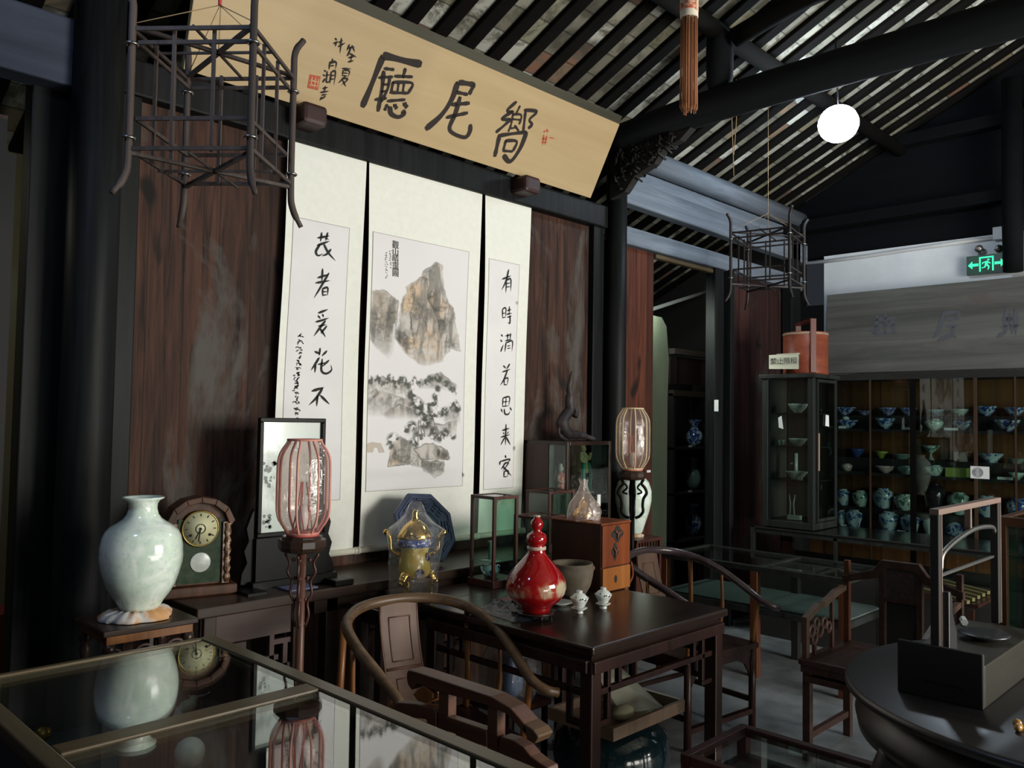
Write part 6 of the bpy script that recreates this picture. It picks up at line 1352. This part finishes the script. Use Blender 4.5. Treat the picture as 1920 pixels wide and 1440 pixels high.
# --- long counter in front of the cupboard, low glass counter, side counter
g3 = thing('glass_showcase', 'long low glass showcase on a dark stand below the tall glass cabinet', 'display case', (0,0,0))
z_c = .815
MB().bx(5.95,6.55,1.2,3.22,.0,.58).build('stand', BLACKISH, g3); MB().bx(5.95,6.55,1.2,3.22,.79,.815).build('top', plain('dark glossy top', (.010,.012,.012), .12), g3)
mb = MB()
for y in (3.19, 2.55, 1.9, 1.22): mb.bx(5.95,5.975,y,y+.025,.58,.79)
mb.bx(5.95,5.975,1.2,3.22,.77,.79).build('frame', DKF, g3)
mb = MB().bx(5.945,5.952,3.195,3.225,.58,.815).bx(5.945,5.952,1.2,3.22,.808,.815); mb.build('metal_edge', METAL, g3)
MB().bx(5.955,5.96,1.22,3.19,.59,.77).build('glass_front', GLASSDK, g3)
g4 = thing('glass_table', 'glass-topped display table with a pale lined bottom, between the carved armchair and the showcase', 'display case', (0,0,0))
a, b = atz(1312, 1046, .70), atz(1556, 1082, .70)
gx0 = (a.x+b.x)/2; gy1 = 3.35; gy0 = 2.05; gx1 = gx0+.62
mb = MB().bx(gx0,gx0+.04,gy0,gy1,.665,.70).bx(gx1-.04,gx1,gy0,gy1,.665,.70)
for y in (gy0, (gy0+gy1)/2-.1, gy1-.04): mb.bx(gx0+.04,gx1-.04,y,y+.04,.665,.70)
mb.bx(gx0,gx1,gy0,gy1,.40,.44)
mb.build('frame', DKF, g4, .003)
MB().bx(gx0+.04,gx1-.04,gy0+.04,gy1-.04,.688,.694).build('glass_top', GLASSTOP, g4)
MB().bx(gx0+.02,gx1-.02,gy0+.02,gy1-.02,.442,.450).build('lined_bottom', plain('pale teal lining', (.06,.085,.08), .7, c2=(.09,.12,.12), s=5), g4)
WLEG = wood('reddish leg', (.06,.018,.008), (.13,.045,.02), 'z', 12, .4)
for x in (gx0, gx1-.05):
    for y in (gy0, 2.62, gy1-.05): MB().bx(x, x+.05, y, y+.05, 0, .665).build('leg', WLEG if x == gx0 else BLACKISH, g4, .003)
MB().bx(gx0+.008,gx0+.012,gy0+.05,gy1-.05,.44,.665).build('glass_side', GLASSDK, g4)
# --- carved armchair
cx_, cy_ = 3.88, 1.84
rc = thing('carved_armchair', 'dark rosewood armchair with carved openwork arm, between the glass table and the round table', 'chair', (cx_, cy_, 0)); WC = wood('carved chair wood', (.022,.011,.008), (.07,.036,.028), 'x', 14, .4); WCL = wood('worn arm edge', (.06,.03,.022), (.13,.075,.055), 'z', 14, .45)
Dp, Wd = .52, .58
MB().bx(-.01,Dp,-Wd,.01,.455,.485).build('seat', WC, rc, .006); MB().bx(0,Dp-.01,-Wd+.01,0,.42,.455).build('seat_apron', WC, rc); MB().bx(.005,Dp-.02,-Wd+.02,-.01,.375,.405).build('lower_apron', WC, rc)
for x in (.015, Dp-.04):
    for y in (-.02, -Wd+.02): MB().bx(x, x+.035, y-.02, y+.018, 0, .455).build('leg', WC, rc, .003)
for y in (-.02, -Wd+.02): MB().bx(.02,Dp-.02,y-.012,y+.012,.10,.13).build('stretcher', WC, rc)
MB().bx(.01,.04,-Wd+.02,-.02,.05,.08).build('stretcher', WC, rc)
for k, y in enumerate((-.018, -Wd+.018)):
    MB().bx(.0,.032,y-.014,y+.014,.485,.655).build('arm_post', WCL, rc, .003)
    MB().prism([(.0,y-.014,.655),(.032,y-.014,.655),(.15,y-.014,.70),(.20,y-.014,.695),(.36,y-.014,.735),(.46,y-.014,.75),(.46,y-.014,.775),(.34,y-.014,.765),(.20,y-.014,.725),(.14,y-.014,.73),(.0,y-.014,.68)], (0,.028,0)).build('arm_rail', WCL, rc, .002)
    mb = MB()
    for (u, v, r_) in ((.08,.60,.028),(.13,.63,.026),(.17,.59,.03),(.22,.62,.026),(.11,.56,.026),(.27,.59,.024)): mb.tube([(u+r_*math.cos(a_), y, v+r_*math.sin(a_)) for a_ in [2*PI*i/12 for i in range(12)]], .009, 6, closed=True)
    mb.bx(.30,.32,y-.008,y+.008,.485,.74); mb.bx(.10,.12,y-.008,y+.008,.485,.54); mb.build('carved_openwork', plain('carved reddish wood', (.07,.028,.022), .45, c2=(.12,.055,.045), s=30) if 'carved reddish wood' not in MATS else MATS['carved reddish wood'], rc)
for y in (-.02, -.20, -Wd+.20, -Wd+.02): MB().bx(Dp-.04,Dp-.01,y-.014,y+.014,.485,.90).build('back_stile', WLEG if y == -.02 else WC, rc, .003)
MB().prism([(Dp-.045,.0,.82),(Dp-.045,-.16,.87),(Dp-.045,-.20,.925),(Dp-.045,-Wd+.20,.925),(Dp-.045,-Wd+.16,.87),(Dp-.045,-Wd,.82),(Dp-.045,-Wd,.785),(Dp-.045,-Wd+.18,.83),(Dp-.045,-Wd+.22,.885),(Dp-.045,-.22,.885),(Dp-.045,-.18,.83),(Dp-.045,0,.785)], (.035,0,0)).build('crest_rail', WC, rc, .003)
MB().bx(Dp-.035,Dp-.02,-Wd+.22,-.22,.74,.88).build('carved_panel', plain('carved relief', (.02,.012,.010), .5, c2=(.055,.035,.03), s=45, bstr=.6), rc); MB().bx(Dp-.04,Dp-.015,-Wd+.22,-.22,.72,.74).build('back_rail', WC, rc); MB().bx(Dp-.03,Dp-.02,-Wd+.22,-.22,.50,.72).build('back_board', BLACKISH, rc)
# --- round table
rx, ry, rR = 3.03, .50, .71
rt_ = thing('round_table', 'big dark round table in the lower right corner with a bluish sheen', 'table', (rx, ry, 0))
W_RT = wood('round table lacquer', (.010,.009,.010), (.026,.024,.026), 'y', 14, .36, bstr=.08, spec=.8)
MB().lathe([(.0001,.765),(rR-.02,.765),(rR,.775),(rR,.792),(rR-.01,.80),(.0001,.80)], (0,0,0), 96).build('tabletop', W_RT, rt_)
MB().lathe([(rR-.10,.60),(rR-.04,.64),(rR-.03,.69),(rR-.07,.72),(rR-.08,.765)], (0,0,0), 96).build('apron', W_RT, rt_)
for k in range(6):
    a_ = k*PI/3+.3; MB().tube(smooth_pts([(.62*math.cos(a_), .62*math.sin(a_), .66), (.66*math.cos(a_), .66*math.sin(a_), .52), (.58*math.cos(a_), .58*math.sin(a_), .25), (.60*math.cos(a_), .60*math.sin(a_), .02)], 4), [.05]*4+[.045]*4+[.03]*4+[.035], 10).build('leg', W_RT, rt_)
# chest on it
h0 = atz(1700, 1322, .80); 
ch = thing('wooden_chest', 'low dark chest with slotted front board on the round table, under the balance frame', 'box', (2.66, .72, .80)); 
MB().bx(0,.018,.0,.235,0,.155).build('front_board', BLACKISH, ch, .004)
MB().bx(-.001,.0,.05,.16,.045,.052).build('slot', plain('black slot', (.002,.002,.002), .9), ch)
MB().bx(.018,.62,-.0,.22,.0,.12).build('body', wood('dusty chest', (.009,.008,.005), (.030,.028,.017), 'x', 10, .5), ch, .004)
# balance frame standing behind on the chest
bx_, by_ = 3.05, .935
a = aty(1752, 968, .93); b = aty(1870, 948, .93)
bf = thing('balance_frame', 'tall wooden stand of a balance with arched metal beam, on the chest at right', 'balance', (0,0,0)); zc_ = .921
FRW = wood('frame pale edge wood', (.13,.085,.07), (.24,.17,.14), 'x', 10, .5)
yb2 = .85
a = aty(1756, 965, yb2); b = aty(1868, 947, yb2); zt5 = a.z
MB().bx(a.x-.022,a.x+.004,yb2-.012,yb2+.012,zc_,zt5).build('upright', BLACKISH, bf, .002); MB().bx(b.x-.03,b.x,yb2-.012,yb2+.012,zc_,zt5).build('upright', BLACKISH, bf, .002)
MB().bx(a.x+.004,a.x+.010,yb2-.013,yb2+.02,zc_,zt5).build('pale_edge', FRW, bf); MB().bx(b.x,b.x+.006,yb2-.013,yb2+.02,zc_,zt5).build('pale_edge', FRW, bf)
MB().bx(a.x-.022,b.x+.006,yb2-.014,yb2+.014,zt5-.0,zt5+.018).bx((a.x+b.x)/2+.02,(a.x+b.x)/2+.034,yb2,yb2+.02,zt5-.075,zt5).build('top_rail', FRW, bf, .002)
xm = (a.x+b.x)/2
MB().tube(smooth_pts([(a.x+.03,yb2,zt5-.17),(a.x+.07,yb2,zt5-.115),(xm+.02,yb2,zt5-.075),(b.x-.07,yb2,zt5-.08),(b.x-.02,yb2,zt5-.105)], 6), .008, 8, sq=1.0).build('arched_beam', METAL, bf)
MB().bx(a.x,b.x,yb2+.0,yb2+.008,zt5-.19,zt5-.182).build('cross_rod', METAL, bf)
mb = MB()
for dx_ in (.0,.012,.022): mb.tube([(a.x+.045,yb2,zt5-.185),(a.x+.045+dx_,yb2,zt5-.36)], .0012, 5)
mb.build('strings', plain('green string', (.03,.14,.09), .6), bf)
MB().prism([(a.x+.01,yb2-.03,zc_),(a.x+.085,yb2-.03,zc_),(a.x+.082,yb2-.03,zc_+.06),(a.x+.06,yb2-.03,zc_+.10),(a.x+.045,yb2-.03,zc_+.125),(a.x+.044,yb2-.03,zc_+.165),(a.x+.028,yb2-.03,zc_+.19),(a.x+.01,yb2-.03,zc_+.19)], (0,.025,0)).build('shaped_foot', W_RT, bf, .003)
p = aty(1842, 1148, .80); o = MB().lathe([(.0001,0),(.03,0),(.075,.018),(.073,.022),(.0001,.006)], (0,0,0), 32).build('metal_pan', plain('dark pan metal', (.08,.08,.09), .3, .8)); o.location = (p.x+.05, .81, zc_+.0005); tag(o, 'shallow dark metal pan on the chest behind the balance upright', 'dish')
p = atz(1812, 1172, zc_); o = MB().tube([(0,0,.012),(.05,.02,.012)], .012, 6, smooth=False).build('white_block', plain('white block', (.50,.52,.50), .5)); o.location = (p.x-.02, p.y, zc_); tag(o, 'small white prism-shaped block on the chest behind the balance foot', 'block')
p = atz(1910, 1372, .80); o = MB().ball((0,0,.012), .014, 12, (1.4,.8,.8)).ball((.03,.01,.012), .012, 12).build('amber_piece', plain('amber', (.40,.20,.05), .2, coat=.5)); o.location = (p.x, p.y, .80); tag(o, 'small amber-coloured piece on the round table at the right edge', 'ornament')
# cabinet at the right edge
a = Vector((3.84, 0, 0)); 
rcg = gcase('glass_cabinet', 'glass cabinet with greenish panes and gold-edged frame at the right edge, behind the chest', 3.80, 4.30, .68, aty(1872, 985, 3.0).y*0+.975, .60, atx(1890, 975, 3.80).z+.01, w=.035, mat=W_CLOCK, cat='cabinet', gm=GLASSDK, foot=.12)
MB().bx(-.20,.20,-.11,.10,.12,.13).bx(.19,.20,-.10,.10,.13,.50).build('green_back', plain('green lining', (.03,.09,.045), .8), rcg)
for x in (-.24, .24):
    for y in (-.12, .12): MB().bx(x-.02,x+.02,y-.02,y+.02,-.60,0).build('leg', W_ALTAR, rcg)
# tray of goods seen through balance frame
a = atz(1800, 1110, .60); t5 = thing('goods_table', 'small table with olive-yellow slatted goods seen through the balance frame', 'table', (a.x, a.y, 0))
MB().bx(-.22,.26,-.16,.20,.56,.58).build('top', W_ROSE, t5)
mb = MB()
for k in range(5): mb.bar((-.26+k*.10, -.12, .595), (-.14+k*.10, .18, .61), .025, .02)
mb.build('slats', plain('olive slats', (.11,.10,.035), .7), t5)
for x in (-.28, .28):
    for y in (-.14, .18): MB().bx(x-.015,x+.015,y-.015,y+.015,0,.56).build('leg', W_ROSE, t5)
# --- shelves with vases in the dark room behind the doorway
dk = thing('vase_shelf', 'dark shelf unit with vases in the room behind the doorway', 'shelf', (0,0,0))
Yd = 4.2; lx = aty(1253, 800, Yd).x; rx_ = aty(1345, 800, Yd).x
zs = [aty(1290, 838, Yd).z, aty(1290, 922, Yd).z, aty(1290, 1010, Yd).z]
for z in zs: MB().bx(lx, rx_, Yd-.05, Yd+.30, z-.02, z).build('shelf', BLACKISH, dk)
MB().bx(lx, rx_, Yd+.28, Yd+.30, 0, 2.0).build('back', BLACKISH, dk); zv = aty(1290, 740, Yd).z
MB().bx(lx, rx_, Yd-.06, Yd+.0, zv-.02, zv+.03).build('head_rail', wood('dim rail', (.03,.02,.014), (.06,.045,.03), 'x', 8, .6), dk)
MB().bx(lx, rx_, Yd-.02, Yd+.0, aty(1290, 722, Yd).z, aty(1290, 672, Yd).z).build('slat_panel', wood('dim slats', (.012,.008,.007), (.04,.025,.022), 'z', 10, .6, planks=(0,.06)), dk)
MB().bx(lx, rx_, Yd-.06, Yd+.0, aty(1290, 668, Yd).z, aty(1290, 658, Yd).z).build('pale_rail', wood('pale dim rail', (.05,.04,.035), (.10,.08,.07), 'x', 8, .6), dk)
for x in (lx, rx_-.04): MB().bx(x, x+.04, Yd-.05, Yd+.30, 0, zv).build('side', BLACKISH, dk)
for k, (px, z, rp, hp, mt, lb) in enumerate(((1302, zs[0], 16, 50, BWD, 'deep blue flared vase on the upper shelf behind the doorway'), (1300, zs[1], 15, 62, CELD, 'dim patterned vase on the middle shelf behind the doorway'), (1300, zs[2], 16, 62, BWD, 'blue-and-white vase on the lowest shelf behind the doorway'))):
    P0_ = aty(px, 850, Yd+.08); s = mpp(P0_); r_, h_ = rp*s, hp*s
    o = MB().lathe([(.0001,0),(r_*.6,0),(r_*.9,h_*.2),(r_,h_*.38),(r_*.8,h_*.55),(r_*.4,h_*.68),(r_*.42,h_*.82),(r_*.8,h_*.97),(r_*.82,h_),(.0001,h_*.9)], (0,0,0), 28).build('porcelain_vase', mt); o.location = (P0_.x, Yd+.08, z); tag(o, lb, 'vase')
    if k < 2:
        P1 = aty(1292, 850, Yd-.03); o = MB().bx(-.03,.03,0,.002,0,.018).build('price_card', TAGM); o.location = (P1.x, Yd-.045, z); tag(o, ('upper' if k == 0 else 'middle')+'-shelf white card strip in the room behind the doorway', 'card')
o = MB().bx(0,.002,-.03,.03,-.045,.045).bx(0,.03,.028,.03,-.045,.045).build('paper_tag', TAGM); p = aty(1331, 760, 3.45); o.location = (5.80, 3.455, p.z); tag(o, 'small white paper tag on the brown door post', 'tag')
# ------------------------------------------------------------------ second LED lamp of the hall, over the left bay just outside the frame
L2 = thing('led_lamp', 'round LED lamp over the left bay, outside the photo on the left', 'lamp', (.15, 2.0, 3.25))
Rm2 = Vector((.35,.25,-.9)).normalized().to_track_quat('-Z', 'Y').to_matrix().to_4x4()
MB().lathe([(.0001,-.050),(.06,-.046),(.105,-.032),(.128,-.010),(.132,0)], (0,0,0), 24).xf(Rm2).build('diffuser', emis('led blue white', (.45,.65,1.0), 45), L2)
MB().lathe([(.134,-.004),(.138,0),(.134,.02),(.05,.04),(.03,.10)], (0,0,0), 24).xf(Rm2).build('housing', WPLASTIC, L2)
MB().tube([(0,0,.08),(0,.02,roofz(2.0)-3.25+.04)], .006, 6).build('flex', W_FRAME, L2)
# ------------------------------------------------------------------ groups of repeats
GR = {'hanging_scroll': 'scrolls on the plank wall', 'horseshoe_armchair': 'horseshoe armchairs beside the square table', 'standing_lantern': 'standing lanterns',
      'lidded_teacup': 'lidded teacups on the square table', 'hanging_lantern_frame': 'bare hanging lantern frames', 'price_card': 'white price cards on the shelves',
      'porcelain_bowl': 'bowls in the porcelain cupboard', 'porcelain_jar': 'jars in the porcelain cupboard', 'porcelain_dish': 'dishes in the porcelain cupboard',
      'porcelain_vase': 'vases on the shelf behind the doorway', 'tea_bowl': 'tea ware in the tall glass cabinet', 'tea_cup': 'tiny cups in the tall glass cabinet',
      'emergency_spotlight': 'emergency spotlights over the exit sign', 'figurine': 'figurines in the dark cabinet', 'figurine_cabinet': 'figurine cabinets on the altar table',
      'display_case': 'glass cases on the tables', 'wooden_post': 'flat posts of the wall', 'wooden_column': 'round columns', 'purlin': 'round purlins under the roof',
      'board_support_block': 'blocks under the name board', 'jade_dish': 'pale dishes in the counter', 'celadon_vase': 'pale green vases', 'led_lamp': 'led lamps', 'gable_beam': 'beams on the right gable', 'leaning_card': 'curled cards on the tall glass cabinet', 'ceramic_block': 'square ceramics in the cupboard'}
for o in list(bpy.data.objects):
    if o.parent is None and 'label' in o and 'group' not in o:
        b_ = o.name.split('.')[0]
        if b_ in GR: o['group'] = GR[b_]
